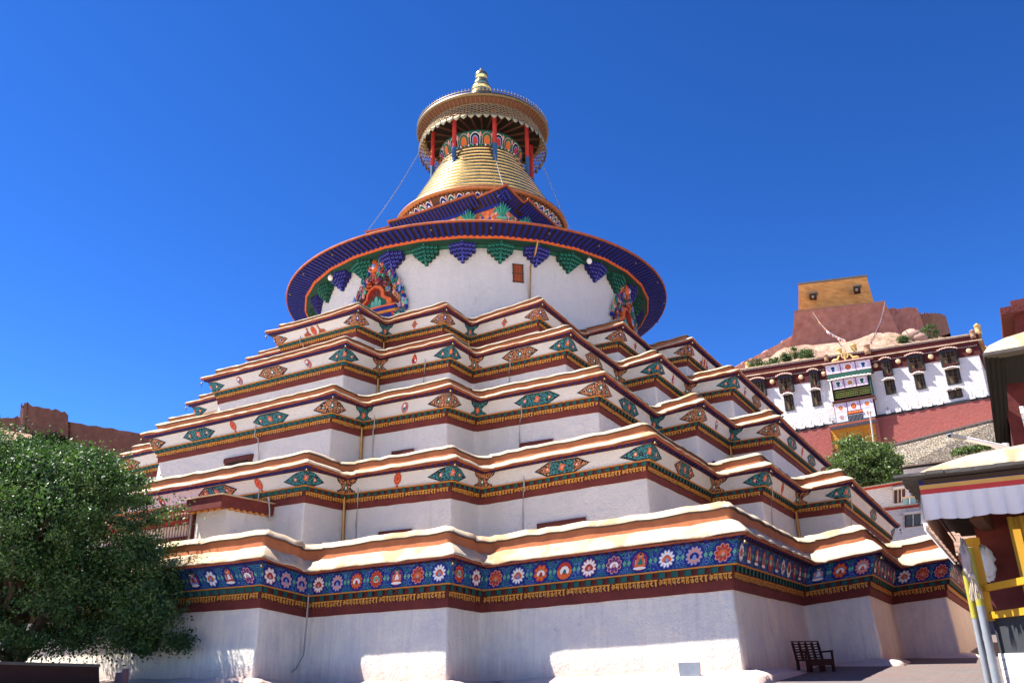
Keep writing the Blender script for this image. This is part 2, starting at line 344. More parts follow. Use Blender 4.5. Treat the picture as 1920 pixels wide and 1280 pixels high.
ZW = [1.318, 4.347, 7.189, 9.689, 11.985]; ZE = [2.328, 5.240, 8.153, 10.627, 12.885]; LIFT = [0.024, 0.048, 0.06, 0.059, 0.081]
QN = ['L', 'A', 'Ac', 'B', 'Bc', 'C', 'Cc', 'D', 'Dc', 'E']   # corner names of one quarter, front then right
def corners(k, o):
    af, bf, D1f, D2f, D3f, ar, br, D1r, D2r, D3r = [t + o for t in TP[k]]
    d = dict(zip(QN[1:], DZ[k]))
    fr = [((af, D1f), 'A', 1), ((af, D2f), 'Ac', -1), ((bf, D2f), 'B', 1), ((bf, D3f), 'Bc', -1), ((D3r, D3f), 'C', 1), ((D3r, br), 'Cc', -1), ((D2r, br), 'D', 1), ((D2r, ar), 'Dc', -1), ((D1r, ar), 'E', 1)]
    out = []
    for sx, sy, order in ((1, -1, 1), (1, 1, -1), (-1, 1, 1), (-1, -1, -1)):   # front-right, back-right, back-left, front-left
        for (x, y), nme, cv in fr[::order]:
            out.append((sx * x, sy * y, d[nme], cv, nme))
    return out
NC = 36
def edge(k, i, o):
    c = corners(k, o); a = c[i % NC]; b = c[(i + 1) % NC]
    A = Vector((a[0], a[1], 0)); B = Vector((b[0], b[1], 0)); L = (B - A).length; d = (B - A) / L
    return A, d, L, Vector((d.y, -d.x, 0)), a, b
def EP(k, i, s, z, o):
    """point on the face i of tier k: s metres along from its first corner, height z, standing o proud of the wall"""
    A, d, L, n, a, b = edge(k, i, o); t = min(1, max(0, s / L))
    p = A + d * s; p.z = z + a[2] * (1 - t) + b[2] * t; return p
def ring(k, o, z, lift=0.0, rad=0.012, jit=0.0, seed=0, crad=None):
    cs = corners(k, o); base = corners(k, 0); pts = []; us = [0.0]
    r = random.Random(seed + k * 17)
    for i in range(NC):
        p = cs[i]; q = cs[(i + 1) % NC]; pr = cs[i - 1]
        P = Vector((p[0], p[1], 0)); Q = Vector((q[0], q[1], 0)); PR = Vector((pr[0], pr[1], 0))
        di = (P - PR).normalized(); do = (Q - P).normalized(); L = (Q - P).length
        rd = min(rad if p[3] > 0 or crad is None else crad, L * 0.3, (P - PR).length * 0.3)
        for t in (0, .25, .5, .75, 1):
            pt = (P - di * rd) * (1 - t) ** 2 + P * 2 * t * (1 - t) + (P + do * rd) * t * t
            pts.append((pt.x, pt.y, z + p[2] + lift * p[3] + r.uniform(-jit, jit) * .5))
        bl = math.hypot(base[(i + 1) % NC][0] - base[i][0], base[(i + 1) % NC][1] - base[i][1]); ns = max(2, int(bl / 0.30))
        for j in range(1, ns):
            t = j / ns; s = t * L
            if s < rd or s > L - rd: t = min(1 - rd * 1.05 / L, max(rd * 1.05 / L, t)); s = t * L
            zz = z + p[2] * (1 - t) + q[2] * t + lift * (p[3] * math.exp(-s / .7) + q[3] * math.exp(-(L - s) / .7)) + r.uniform(-jit, jit)
            pts.append((P.x + do.x * s, P.y + do.y * s, zz))
    for a, b in zip(pts, pts[1:] + pts[:1]): us.append(us[-1] + math.hypot(b[0] - a[0], b[1] - a[1]))
    return pts, us
def strips(name, parent, k, prof, mats, lift=0.0, rad=0.012, jit=0.0, smooth=False, seed=0, crad=None):
    b = MB(); rows = []; us = None; vs = [0]
    for j, (o, z) in enumerate(prof):
        lf = lift[j] if isinstance(lift, list) else lift
        p, u = ring(k, o, z, lf, rad, jit, seed + j * 0, crad); rows.append(p); us = us or u
        if j: vs.append(vs[-1] + math.hypot(o - prof[j - 1][0], z - prof[j - 1][1]))
    b.grid(rows, mats, True, smooth, us, vs); return b.build(name, parent)

stupa = thing('stupa', 'huge white tiered stupa with painted friezes, round drum and gilded spire', 'stupa', (0, 0, 0))
PZ = [(0.0, 0.19), (0.19, 0.32), (0.32, 0.45), (0.45, 0.475), (0.475, 0.80)]
FT = [0.905, .875, .875, .875, .875]; FLEAN = 0.15
def h_(k, r): return ZW[k] + r * (ZE[k] - ZW[k]) / 0.96
LT = [.35, .22, .195, .185, .175]; PH = [.25, .21, .20, .19, .19]; UT = [.18, .14, .13, .125, .12]
ZL = [ZE[k] + LT[k] for k in range(5)]; ZP = [ZL[k] - .03 + PH[k] for k in range(5)]
TOPZ = [ZP[k] + UT[k] - .04 for k in range(5)]
# glyphs of the mantra, taken from the bundled Devanagari face
def glyphs():
    out = {}
    for ch in set('ॐमणपदहसतकराऊई'):
        c = bpy.data.curves.new('g', 'FONT'); c.body = ch; c.size = 1; c.resolution_u = 2; c.fill_mode = 'FRONT'; c.offset = 0.032
        o = bpy.data.objects.new('g', c); C.objects.link(o); bpy.context.view_layer.update()
        dg = bpy.context.evaluated_depsgraph_get(); ev = o.evaluated_get(dg); me = ev.to_mesh()
        vs_ = [tuple(v.co[:2]) for v in me.vertices]; fs = [tuple(p.vertices) for p in me.polygons]
        if vs_:
            x0 = min(v[0] for v in vs_); x1 = max(v[0] for v in vs_); out[ch] = ([(v[0] - x0, v[1]) for v in vs_], fs, x1 - x0)
        ev.to_mesh_clear(); bpy.data.objects.remove(o); bpy.data.curves.remove(c)
    return out
GL = glyphs(); MANTRA = [c for c in 'ॐमणपदमहऊतरा' if c in GL]
VIS = [35] + list(range(0, 9))       # faces of a tier that the courtyard side shows: front (35..3), right (4..8)
def inscription(b, k):
    sc = (ZE[k] - ZW[k]) / 0.96; hgt = 0.128 * sc; o = 0.082
    for i in VIS + [34, 33, 9, 10]:
        L = edge(k, i, o)[2]; s = 0.03; j = 0
        while True:
            ch = MANTRA[j % len(MANTRA)]; vv, ff, wd = GL[ch]; fx = 0.088 / max(wd, .3); gw = wd * fx
            if s + gw > L - 0.02: break
            z0 = h_(k, 0.196); base = len(b.v); kk = b.mi_(GOLDINK)
            for x, y in vv: b.v.append(tuple(EP(k, i, s + x * fx, z0 + min(max(y, -.03), .8) * hgt / .66, o)))
            for f in ff: b.f.append(tuple(base + q for q in f)); b.mi.append(kk); b.sm.append(False); b.uv += [(0, 0)] * len(f)
            s += gw + 0.010; j += 1
            if j % len(MANTRA) == 0: s += 0.015
RAFT = mat('dark_blue_rafter', (0.012, 0.014, 0.13), 0.7)
TIERS = []
for k in range(5):
    H = lambda r: h_(k, r)
    zb = -0.55 if k == 0 else TOPZ[k - 1] - 0.25
    prof = [(0.10 if k == 0 else 0.05, zb), (0.07 if k == 0 else 0.03, zb + (ZW[k] - zb) * .45), (0.0, ZW[k] + 0.02)]
    if k == 0:
        prof = [(0.09, -0.8), (0.075, -0.1), (0.05, 0.45), (0.015, 0.95), (0.0, ZW[0] + 0.02)]
    nxt = (TP[k][2] - (TP[k + 1][2] if k < 4 else 8.0)) + 0.3
    t = strips('tier', stupa, k, prof, WHITE if k == 0 else WHITE2, 0, 0.07, 0.006, True, 0, 0.16)
    TIERS.append(t)
    # terrace paving on top of the tier, up to the next wall
    strips('terrace', t, k, [(0.02, TOPZ[k] - .12), (-min(nxt, 3.3), TOPZ[k] - 0.10)], COPING, 0, 0.02)
    if k == 4:
        b = MB(); b.lathe([(9.4, TOPZ[4] - .14), (7.9, TOPZ[4] - .14)], (0, 0, 0), COPING, 48); b.build('terrace', t)
    strips('maroon_band', t, k, [(-0.02, H(0) + .0), (0.035, H(0)), (0.05, H(.19)), (0.02, H(.192))], MAROON, 0, 0.05, 0.007)
    b = MB(); rows = []
    p, us = ring(k, 0.058, H(.19)); rows.append(p)
    for o, z in ((0.072, H(.19)), (0.075, H(.318)), (0.05, H(.32))): rows.append(ring(k, o, z)[0])
    b.grid(rows, DARKRED, True, False); inscription(b, k); b.build('inscription_band', t)
    # chequer of teal blocks on a dark course
    b = MB(); b.grid([ring(k, o, z)[0] for o, z in ((0.06, H(.32)), (0.10, H(.325)), (0.12, H(.45)))], DARKRED, True)
    dw = 0.125 if k == 0 else 0.11
    for i in range(NC):
        L = edge(k, i, 0.16)[2]; n = max(1, int(round(L / (dw * 2.3)))); st = L / n
        for j in range(n):
            s0 = (j + .5) * st - dw / 2
            z0, z1 = H(.335), H(.44)
            q = [EP(k, i, s0 + .15 * 0, z0, 0.10), EP(k, i, s0 + dw, z0, 0.10), EP(k, i, s0 + dw, z0, 0.155), EP(k, i, s0, z0, 0.155)]
            q2 = [EP(k, i, s0, z1, 0.10), EP(k, i, s0 + dw, z1, 0.10), EP(k, i, s0 + dw, z1, 0.175), EP(k, i, s0, z1, 0.175)]
            b.hexa([q[3], q[2], q[1], q[0], q2[3], q2[2], q2[1], q2[0]], DTEAL)
    b.build('dentil_band', t)
    strips('ochre_moulding', t, k, [(0.10, H(.448)), (0.20, H(.45)), (0.205, H(.475)), (0.14, H(.478))], OCHRE)
    ft = FT[k]
    fr = strips('frieze', t, k, [(0.165, H(.474)), (0.165 + FLEAN, H(ft))], BLUEFRIEZE if k == 0 else FRIEZE_W, 0, 0.02)
    # eave: dark line, soffit, painted rafter ends, fascia board
    b = MB()
    lf = LIFT[k]
    rows = [ring(k, 0.30, H(ft), lf * .3)[0], ring(k, 0.345, H(ft + .003), lf * .3)[0], ring(k, 0.355, H(ft + .035), lf * .5)[0], ring(k, 0.50, ZE[k] - .036, lf)[0], ring(k, 0.535, ZE[k] - .036, lf, 0.012, 0.004)[0], ring(k, 0.545, ZE[k] + .008, lf, 0.02, 0.004)[0], ring(k, 0.50, ZE[k] + .012, lf)[0]]
    b.grid(rows, [DARKRED, DARKRED, DARKRED, FASCIA, FASCIA, FASCIA], True)
    for i in range(NC):
        A, d, L, n, ca, cb = edge(k, i, 0.48); st = 0.21; nn = max(1, int(L / st)); st = L / nn
        for j in range(nn):
            s = (j + .5) * st; e = lf * (ca[3] * math.exp(-s / .7) + cb[3] * math.exp(-(L - s) / .7))
            z1 = ZE[k] - .047 + e; z0 = H(ft + .04) + .015 + e * .5
            P0 = EP(k, i, s - .04, z1 - .035, .48); P1 = EP(k, i, s + .04, z1 - .035, .48); P2 = EP(k, i, s + .04, z0 - .05, .36); P3 = EP(k, i, s - .04, z0 - .05, .36)
            up = Vector((0, 0, .05)); b.hexa([P0, P1, P2, P3, P0 + up, P1 + up, P2 + up, P3 + up], RAFT)
    b.build('eave', t)
    strips('lower_coping', t, k, [(0.50, ZE[k] + .004), (0.565, ZE[k] + .010), (0.575, ZE[k] + .03), (0.53, ZE[k] + .075), (0.34, ZE[k] + .045 + LT[k] * .62), (0.16, ZL[k])], [SLATELINE] + [COPING] * 4, lf, 0.05, 0.019, True, 3, 0.25)
    strips('parapet', t, k, [(0.20, ZL[k] - .04), (0.17, ZP[k] + .02)], TERRA, lf * .9, 0.10, 0.006, True, 5, 0.3)
    strips('upper_coping', t, k, [(0.12, ZP[k] - .01), (0.225, ZP[k] - .008), (0.232, ZP[k] + .022), (0.205, ZP[k] + .06), (0.08, ZP[k] + UT[k] * .95), (-0.10, ZP[k] + UT[k]), (-0.14, ZP[k] - .03)], [SLATELINE, SLATELINE] + [COPING] * 4, lf * .9, 0.14, 0.021, True, 9, 0.34)
# low plinth round the foot
strips('plinth', TIERS[0], 0, [(0.62, -1.2), (0.58, -0.30), (0.46, -0.235), (0.04, -0.16)], WHITE, 0, 0.3, 0.02, True, 21)

# ---- painted plaques, flowers and medallions
def poly(b, k, i, s0, z0, o, pts, m, du=0.0):
    zf0 = h_(k, .474); zf1 = h_(k, FT[k])
    oo = [o - .01 + FLEAN * (z0 + v - zf0) / (zf1 - zf0) for u, v in pts]
    b.face([EP(k, i, (edge(k, i, q_)[2] if s0 is None else s0) + u, z0 + v, q_) for (u, v), q_ in zip(pts, oo)], m, [(u + du, v) for u, v in pts])
POLY = poly
def ell(rx, rz, n=14, cx=0, cz=0, a0=0.0): return [(cx + rx * math.cos(a0 + 2 * math.pi * q / n), cz + rz * math.sin(a0 + 2 * math.pi * q / n)) for q in range(n)]
def flower(b, k, i, s, z, o, r, pm, cm, n=6, clip=None, sh=0.0):
    for q in range(n):
        a = 2 * math.pi * q / n + .5
        pts = ell(r * .5, r * .5, 8, r * .55 * math.cos(a), r * .55 * math.sin(a))
        if clip: pts = [(max(clip[0], min(clip[1], u)), v) for u, v in pts]
        poly(b, k, i, s, z, o + .001 * q, [(u + sh, v) for u, v in pts], pm)
    pts = ell(r * .42, r * .42, 10)
    if clip: pts = [(max(clip[0], min(clip[1], u)), v) for u, v in pts]
    poly(b, k, i, s, z, o + .010, [(u + sh, v) for u, v in pts], cm)
CRN = {n: i for i, (x, y, d, c, n) in enumerate(corners(0, 0)[:9])}
def halfplaque(b, k, i, end, Lp, m, fm, du):
    """half of a corner plaque on face i, at its first (end=0) or last (end=1) corner"""
    o = 0.185; sg = 1 if end == 0 else -1; z0 = h_(k, .485); hh = h_(k, .865) - z0
    L = edge(k, i, o)[2]; s0 = 0 if end == 0 else None
    out = [(0, -.0), (.45, .0), (1.0, .42), (.52, .90), (.25, 1.0), (0, 1.0)]
    f = lambda g, gz: [(sg * u * Lp * g, hh * (.5 + (v - .5) * gz)) for u, v in out]
    A = f(1.05, 1.0); B = [(sg * u * Lp * .96, hh * (.5 + (v - .5) * .90)) for u, v in out]
    if sg < 0: A.reverse(); B.reverse()
    poly(b, k, i, s0, z0, o, A, BLACKP); poly(b, k, i, s0, z0, o + .004, B, m, du)
    cl = (0, 9) if sg > 0 else (-9, 0)
    flower(b, k, i, s0, z0 + hh * .5, o + .007, hh * .26, fm[0], fm[1], 4, cl)
    flower(b, k, i, s0, z0 + hh * .45, o + .007, hh * .15, fm[0], WPAINT, 5, None, sg * Lp * .5)
def waistplaque(b, k, i, end, Lp, m, fm, du):
    o = 0.183; sg = 1 if end == 0 else -1; z0 = h_(k, .48); hh = h_(k, .87) - z0; L = edge(k, i, o)[2]; s0 = 0 if end == 0 else None
    pr = [(1.0, 0), (.98, .12), (.62, .27), (.48, .45), (.66, .62), (.98, .74), (1.1, .9), (1.15, 1.0)]
    for g, oo, mm in ((1.07, 0, BLACKP), (.93, .004, m)):
        pts = [(0, 0)] + [(sg * u * Lp * g, v * hh) for u, v in pr] + [(0, hh)]
        if sg < 0: pts.reverse()
        poly(b, k, i, s0, z0, o + oo, pts, mm, du)
    cl = (0, 9) if sg > 0 else (-9, 0)
    pts = [(max(cl[0], min(cl[1], u)), v) for u, v in ell(hh * .2, hh * .26, 12)]
    poly(b, k, i, s0, z0 + hh * .42, o + .008, pts, fm[0])
    pts = [(max(cl[0], min(cl[1], u)), v) for u, v in ell(hh * .09, hh * .12, 10)]
    poly(b, k, i, s0, z0 + hh * .42, o + .012, pts, fm[1])
def lozenge(b, k, i, s, Lp, m, m2, fm, du):
    o = 0.185; z0 = h_(k, .485); hh = h_(k, .855) - z0
    hexp = [(-1, .5), (-.52, .02), (.52, .02), (1, .5), (.52, .98), (-.52, .98)]
    poly(b, k, i, s, z0, o, [(u * Lp * 1.06, hh * (.5 + (v - .5) * 1.06)) for u, v in hexp], BLACKP)
    poly(b, k, i, s, z0, o + .004, [(u * Lp * .97, hh * (.5 + (v - .5) * .92)) for u, v in hexp], m2, du)
    if m2 is not m:
        poly(b, k, i, s, z0, o + .006, [(-.46 * Lp, .06 * hh), (.46 * Lp, .06 * hh), (.46 * Lp, .94 * hh), (-.46 * Lp, .94 * hh)], m, du)
    flower(b, k, i, s, z0 + hh * .5, o + .009, hh * .27, fm[0], fm[1], 4)
    for q in (-1, 1): flower(b, k, i, s + q * Lp * .56, z0 + hh * .5, o + .009, hh * .15, fm[0], WPAINT, 5)
TEALF = (ORANGE, PINK); ORF = (TEAL, WPAINT); ORF2 = (BLUE, WPAINT)
STY = {1: dict(cv=(FIL_TEAL, TEALF), cc=(FIL_ORANGE, ORF), lz=(FIL_TEAL, FIL_ORANGE, TEALF)), 2: dict(cv=(FIL_ORANGE, ORF), cc=(FIL_TEAL, TEALF), lz=(FIL_TEAL, FIL_TEAL, TEALF)),
       3: dict(cv=(FIL_TEAL, TEALF), cc=(FIL_ORANGE, ORF), lz=(FIL_ORANGE, FIL_ORANGE, ORF)), 4: dict(cv=(FIL_ORANGE, ORF2), cc=(FIL_TEAL, TEALF), lz=None)}
FRZ = TIERS
for k in range(1, 5):
    S = STY[k]; sc = [0, .82, .80, .74, .70][k]
    cs = corners(k, 0)
    for ci in [35, 34, 33] + list(range(0, 12)):
        b = MB(); cv = cs[ci][3]; du = rng.uniform(0, 50)
        L0 = edge(k, ci - 1, 0)[2]; L1 = edge(k, ci, 0)[2]
        if cv > 0:
            halfplaque(b, k, (ci - 1) % NC, 1, min(sc, L0 * .42), *S['cv'], du); halfplaque(b, k, ci, 0, min(sc, L1 * .42), *S['cv'], du + 3)
        else:
            waistplaque(b, k, (ci - 1) % NC, 1, min(.34, L0 * .3), *S['cc'], du); waistplaque(b, k, ci, 0, min(.34, L1 * .3), *S['cc'], du + 3)
        b.build('plaque', FRZ[k])
    if S['lz']:
        for i in ([35, 3, 4, 8] if k != 2 else [35, 35.5, 3, 4, 8, 8.5]):
            L = edge(k, int(i), .18)[2]; b = MB()
            if k == 2 and int(i) in (35, 8): s = L / 2 + (1.78 if i == int(i) else -1.78)
            elif k == 1 and int(i) == 35: s = L / 2 + 2.5
            else: s = L / 2
            lozenge(b, k, int(i), s, .80 if k < 3 else .72, *S['lz'], rng.uniform(0, 50)); b.build('plaque', FRZ[k])
            if k == 1 and i == 35: b = MB(); lozenge(b, k, 35, L / 2 - 2.5, .8, *S['lz'], rng.uniform(0, 50)); b.build('plaque', FRZ[k])
def emblem(k, i, s, kind):
    b = MB(); z = h_(k, .672); o = .186; r = .125; g = 1.28 if kind != 'wheel' else 1.1
    def poly(b, k, i, s, z_, o, pts, m, _p=POLY): _p(b, k, i, s, z, o, [(u * g, (v + z_ - z) * g) for u, v in pts], m)
    if kind == 'stand':
        poly(b, k, i, s, z - .02, o, [(-.045, -.14), (.045, -.14), (.03, -.08), (-.03, -.08)], RED); poly(b, k, i, s, z - .02, o + .002, [(-.07, -.155), (.07, -.155), (.06, -.125), (-.06, -.125)], RED)
        poly(b, k, i, s, z + .03, o + .003, ell(.105, .125), RED); poly(b, k, i, s, z + .03, o + .006, ell(.06, .075), ORANGE); poly(b, k, i, s, z + .03, o + .008, ell(.035, .045), RED)
        for q in range(8): a = q * math.pi / 4; poly(b, k, i, s, z + .03, o + .010, ell(.012, .012, 6, .085 * math.cos(a), .1 * math.sin(a)), PINK)
    elif kind == 'round':
        poly(b, k, i, s, z, o, ell(.11, .125), BLACKP); poly(b, k, i, s, z, o + .003, ell(.103, .118), ORANGE); poly(b, k, i, s, z, o + .006, ell(.075, .088), LBLUE)
        for q in range(3):
            a = q * 2.094; poly(b, k, i, s, z, o + .009 + q * .001, ell(.035, .042, 10, .032 * math.cos(a), .036 * math.sin(a)), (RED, WPAINT, TEAL)[q])
    elif kind == 'flame':
        poly(b, k, i, s, z - .02, o, [(-.1, -.0), (-.07, -.09), (.07, -.09), (.1, 0), (.06, .09), (0, .17), (-.06, .09)], RED)
        for q, (u, v) in enumerate(((-.035, -.02), (.035, -.02), (0, .05))): poly(b, k, i, s, z - .02, o + .004 + q * .001, ell(.03, .035, 8, u, v), (BLUE, WPAINT, ORANGE)[q])
        poly(b, k, i, s, z - .15, o, ell(.07, .014, 8), RED)
    elif kind == 'diamond':
        pts = []
        for q in range(16):
            a = q * math.pi / 8; rr = .15 if q % 4 == 0 else (.10 if q % 2 == 0 else .085); pts.append((rr * .8 * math.cos(a), rr * math.sin(a)))
        poly(b, k, i, s, z, o, pts, RED); poly(b, k, i, s, z, o + .003, [(.06, 0), (0, .075), (-.06, 0), (0, -.075)], ORANGE); poly(b, k, i, s, z, o + .006, ell(.028, .032, 8), TEAL)
    elif kind == 'wheel':
        poly(b, k, i, s, z, o, ell(.12, .15, 16), RED); poly(b, k, i, s, z, o + .003, ell(.085, .108, 16), ORANGE)
        for q in range(8): a = q * math.pi / 4; poly(b, k, i, s, z, o + .006, [(.015 * -math.sin(a), .015 * math.cos(a)), (-.015 * -math.sin(a), -.015 * math.cos(a)), (.09 * math.cos(a), .11 * math.sin(a))], RED)
        for sg in (-1, 1):    # a kneeling deer on each side
            D = [(.20, -.14), (.50, -.14), (.52, -.08), (.46, -.03), (.34, -.01), (.30, .05), (.31, .13), (.27, .15), (.20, .11), (.24, .08), (.24, -.04), (.18, -.10)]
            P = [(sg * u, v) for u, v in D]
            if sg < 0: P.reverse()
            poly(b, k, i, s, z, o, P, FASCIA)
            b2 = [(.27, .13), (.29, .13), (.35, .22), (.33, .22)]; P = [(sg * u, v) for u, v in b2]
            if sg < 0: P.reverse()
            poly(b, k, i, s, z, o, P, FASCIA)
    return b.build('emblem', FRZ[k])
def mid(k, i): return edge(k, i, .18)[2] / 2
for d, kd in ((0, 'flame'), (4.25, 'stand'), (-4.25, 'stand')): emblem(1, 35, mid(1, 35) + d, kd)
emblem(1, 1, mid(1, 1), 'stand'); emblem(1, 6, mid(1, 6), 'stand'); emblem(1, 8, mid(1, 8), 'flame')
emblem(2, 35, mid(2, 35), 'stand'); emblem(2, 1, mid(2, 1), 'round'); emblem(2, 6, mid(2, 6), 'round'); emblem(2, 8, mid(2, 8), 'stand')
for d in (-1.77, 1.77): emblem(3, 35, mid(3, 35) + d, 'round'); emblem(3, 8, mid(3, 8) + d, 'round')
emblem(3, 1, mid(3, 1), 'flame'); emblem(3, 6, mid(3, 6), 'flame')
emblem(4, 35, mid(4, 35), 'wheel'); emblem(4, 8, mid(4, 8), 'wheel')
for i in (1, 3, 4, 6): emblem(4, i, mid(4, i), 'diamond')
# the blue frieze of the lowest tier: lotus blossoms and small seated figures in a row
PAL = [(PINK, PURPLE, BLUE, WPAINT), (ORANGE, RED, WPAINT, LGREEN), (LBLUE, PINK, LBLUE, BLUE), (LBLUE, WPAINT, BLUE, ORANGE), (ORANGE, PINK, BLUE, WPAINT), (RED, ORANGE, TEAL, WPAINT), (PINK, RED, TEAL, ORANGE), (PINK, WPAINT, BLUE, RED)]
def lotus(i, s, q):
    k = 0; b = MB(); z = h_(0, .685); o = .186; r = .183; P = PAL[q % len(PAL)]; form = (0, 1, 2, 3, 0, 4, 0, 3, 2, 4, 2)[q % 11]
    poly(b, k, i, s, z, o, ell(r * 1.22, r * 1.22, 18), BLUE); 
    if form in (0, 2, 4):
        n = (9, 0, 12, 0, 8)[form]; re_ = lambda a, c, rx, rt, m_=10: [(c * math.cos(a) + rx * math.cos(t) * math.cos(a) - rt * math.sin(t) * math.sin(a), c * math.sin(a) + rx * math.cos(t) * math.sin(a) + rt * math.sin(t) * math.cos(a)) for t in [2 * math.pi * g / m_ for g in range(m_)]]
        poly(b, k, i, s, z, o + .002, ell(r * .62, r * .62, 14), P[1])
        for j in range(n):
            a = 2 * math.pi * j / n + .3; poly(b, k, i, s, z, o + .003 + .0006 * (j % 2), re_(a, r * .66, r * .37, r * 2.35 / n), P[0])
            poly(b, k, i, s, z, o + .006, re_(a, r * .61, r * .31, r * 1.75 / n), P[1])
        poly(b, k, i, s, z, o + .008, ell(r * .44, r * .42, 14), P[2])
        for j in range(5): a = math.pi * (j + .5) / 5 - .0; poly(b, k, i, s, z - r * .18, o + .010 + .0008 * j, ell(r * .17, r * .26, 8, r * .42 * math.cos(a), r * .30 * math.sin(a)), P[3])
        poly(b, k, i, s, z - r * .12, o + .016, ell(r * .2, r * .24, 9), P[0])
    elif form == 1:      # crimson-headed blossom opened from the side
        poly(b, k, i, s, z, o + .003, ell(r * .95, r * .95, 18), P[0])
        for j in range(7): a = math.pi + math.pi * (j + .5) / 7; poly(b, k, i, s, z, o + .005 + .0006 * (j % 2), ell(r * .27, r * .33, 8, r * .78 * math.cos(a), r * .72 * math.sin(a)), P[1])
        for j in range(5): a = math.pi * (j + .2) / 4.4; poly(b, k, i, s, z - .02, o + .008 + .0008 * j, ell(r * .2, r * .34, 9, r * .42 * math.cos(a), r * .3 * math.sin(a)), P[3])
        poly(b, k, i, s, z, o + .014, ell(r * .2, r * .26, 9, 0, -.02), P[2])
    else:                # small seated figure on a white lotus base with a halo
        body = (RED, ORANGE, LBLUE, WPAINT)[(q // 3) % 4]
        poly(b, k, i, s, z, o + .002, ell(r * .9, r * .95, 18), (TEAL, RED)[q % 2]); poly(b, k, i, s, z, o + .004, ell(r * .8, r * .85, 18), BLUE)
        poly(b, k, i, s, z, o + .006, ell(r * .46, r * .46, 12, 0, r * .55), (ORANGE, TEAL)[(q // 2) % 2])
        poly(b, k, i, s, z, o + .008, ell(.135, .045, 12, 0, -.075), body); poly(b, k, i, s, z, o + .0085, [(-.075, -.06), (.075, -.06), (.085, .05), (.05, .08), (-.05, .08), (-.085, .05)], body)
        for sg in (-1, 1): poly(b, k, i, s, z, o + .0088, ell(.022, .06, 8, sg * .1, .0), PINK)
        poly(b, k, i, s, z, o + .010, ell(.040, .046, 9, 0, .118), PINK); poly(b, k, i, s, z, o + .012, ell(.035, .02, 8, 0, .15), BLACKP)
        poly(b, k, i, s, z, o + .012, [(-.02, .06), (.03, .06), (.07, -.05), (-.06, -.06)], (WPAINT, RED, TEAL)[q % 3])
        poly(b, k, i, s, z, o + .010, ell(.15, .03, 12, 0, -.125), WPAINT)
    if form != 3 or True:
        for sg in (-1, 1):    # green leaf between neighbours
            poly(b, k, i, s, z, o + .001, [(sg * .2, .0), (sg * .245, -.06), (sg * .29, 0), (sg * .245, .06)][::sg], LGREEN)
    return b.build('lotus_medallion', FRZ[0])
q = 0
for i in VIS:
    L = edge(0, i, .18)[2]; n = max(2, int(round(L / .585)))
    if i == 35: n = 24
    for j in range(n):
        s = (j + .5) * L / n
        if i == 35 and s < L * .38: continue
        if i == 8 and s > L * .5: continue
        lotus(i, s, (rng.randrange(88))); q += 1

# ---- pipes, cables, bells and doorways on the terraces
for k, ci, zt in ((1, 1, 0), (1, 7, 0), (2, 1, 0), (2, 7, 0), (3, 1, 0), (4, 1, 0), (4, 3, 0), (3, 7, 0)):
    c = corners(k, .20)[ci]; c2 = corners(k, .12)[ci]
    zb = TOPZ[k - 1] - .1; b = MB(); b.tube([(c[0], c[1], h_(k, .50)), (c2[0], c2[1], h_(k, .30)), (c2[0], c2[1], zb + .4), (c2[0] + .02, c2[1] - .02, zb)], .048, BRONZE, 8); b.build('drainpipe', TIERS[k])
def conduit(k, i, s, z1, z0, r=.018):
    b = MB(); zz = [z1 + (z0 - z1) * t for t in (0, .3, .32, .6, .85, 1)]; oo = [.21, .21, .12, .05, .05, .06]
    b.tube([EP(k, i, s + rng.uniform(-.03, .03), z, o) for z, o in zip(zz, oo)], r, CABLE, 6); b.build('conduit', TIERS[k])
conduit(1, 35, mid(1, 35) + 4.2, ZE[1] - .12, 3.25); conduit(1, 1, .5, ZE[1] - .1, TOPZ[0]); conduit(1, 3, .55 * mid(1, 3), ZE[1] - .1, TOPZ[0]); conduit(2, 35, mid(2, 35) + 1.0, ZE[2] - .1, TOPZ[1]); conduit(2, 3, .75 * mid(2, 3), ZE[2] - .1, TOPZ[1])
conduit(2, 1, .5, ZE[2] - .1, TOPZ[1]); conduit(3, 1, 1.0 * mid(3, 1) + .5, ZE[3] - .1, TOPZ[2]); conduit(3, 3, .8 * mid(3, 3), ZE[3] - .1, TOPZ[2]); conduit(4, 35, mid(4, 35) - .8, ZE[4] - .1, TOPZ[3]); conduit(1, 6, .8, ZE[1] - .1, TOPZ[0]); conduit(1, 8, .8, ZE[1] - .1, TOPZ[0])
b = MB(); c = corners(0, .14)[1]; b.tube([(c[0] + .05, c[1] - .05, 1.7), (c[0] + .04, c[1] - .05, .9), (c[0] + .03, c[1] - .06, .3), (c[0] + .0, c[1] - .25, .0), (c[0] - .2, c[1] - .4, -.2)], .022, CABLE, 6); b.build('conduit', TIERS[0])
for k in range(5):
    for ci in [35, 34, 33] + list(range(0, 12)):
        c = corners(k, .50)[ci]
        if c[3] < 0: continue
        zz = ZE[k] + c[2] + LIFT[k] - .05; b = MB()
        b.tube([(c[0], c[1], zz), (c[0], c[1], zz - .08)], .006, IRON, 5)
        b.lathe([(.0, 0), (.022, -.005), (.034, -.05), (.05, -.085), (.0, -.08)], (c[0], c[1], zz - .08), OLDGOLD, 10)
        b.tube([(c[0], c[1], zz - .16), (c[0], c[1], zz - .24)], .005, IRON, 5); b.face([(c[0] - .03, c[1], zz - .24), (c[0] + .03, c[1], zz - .24), (c[0], c[1], zz - .31)], IRON)
        b.build('bell', TIERS[k])
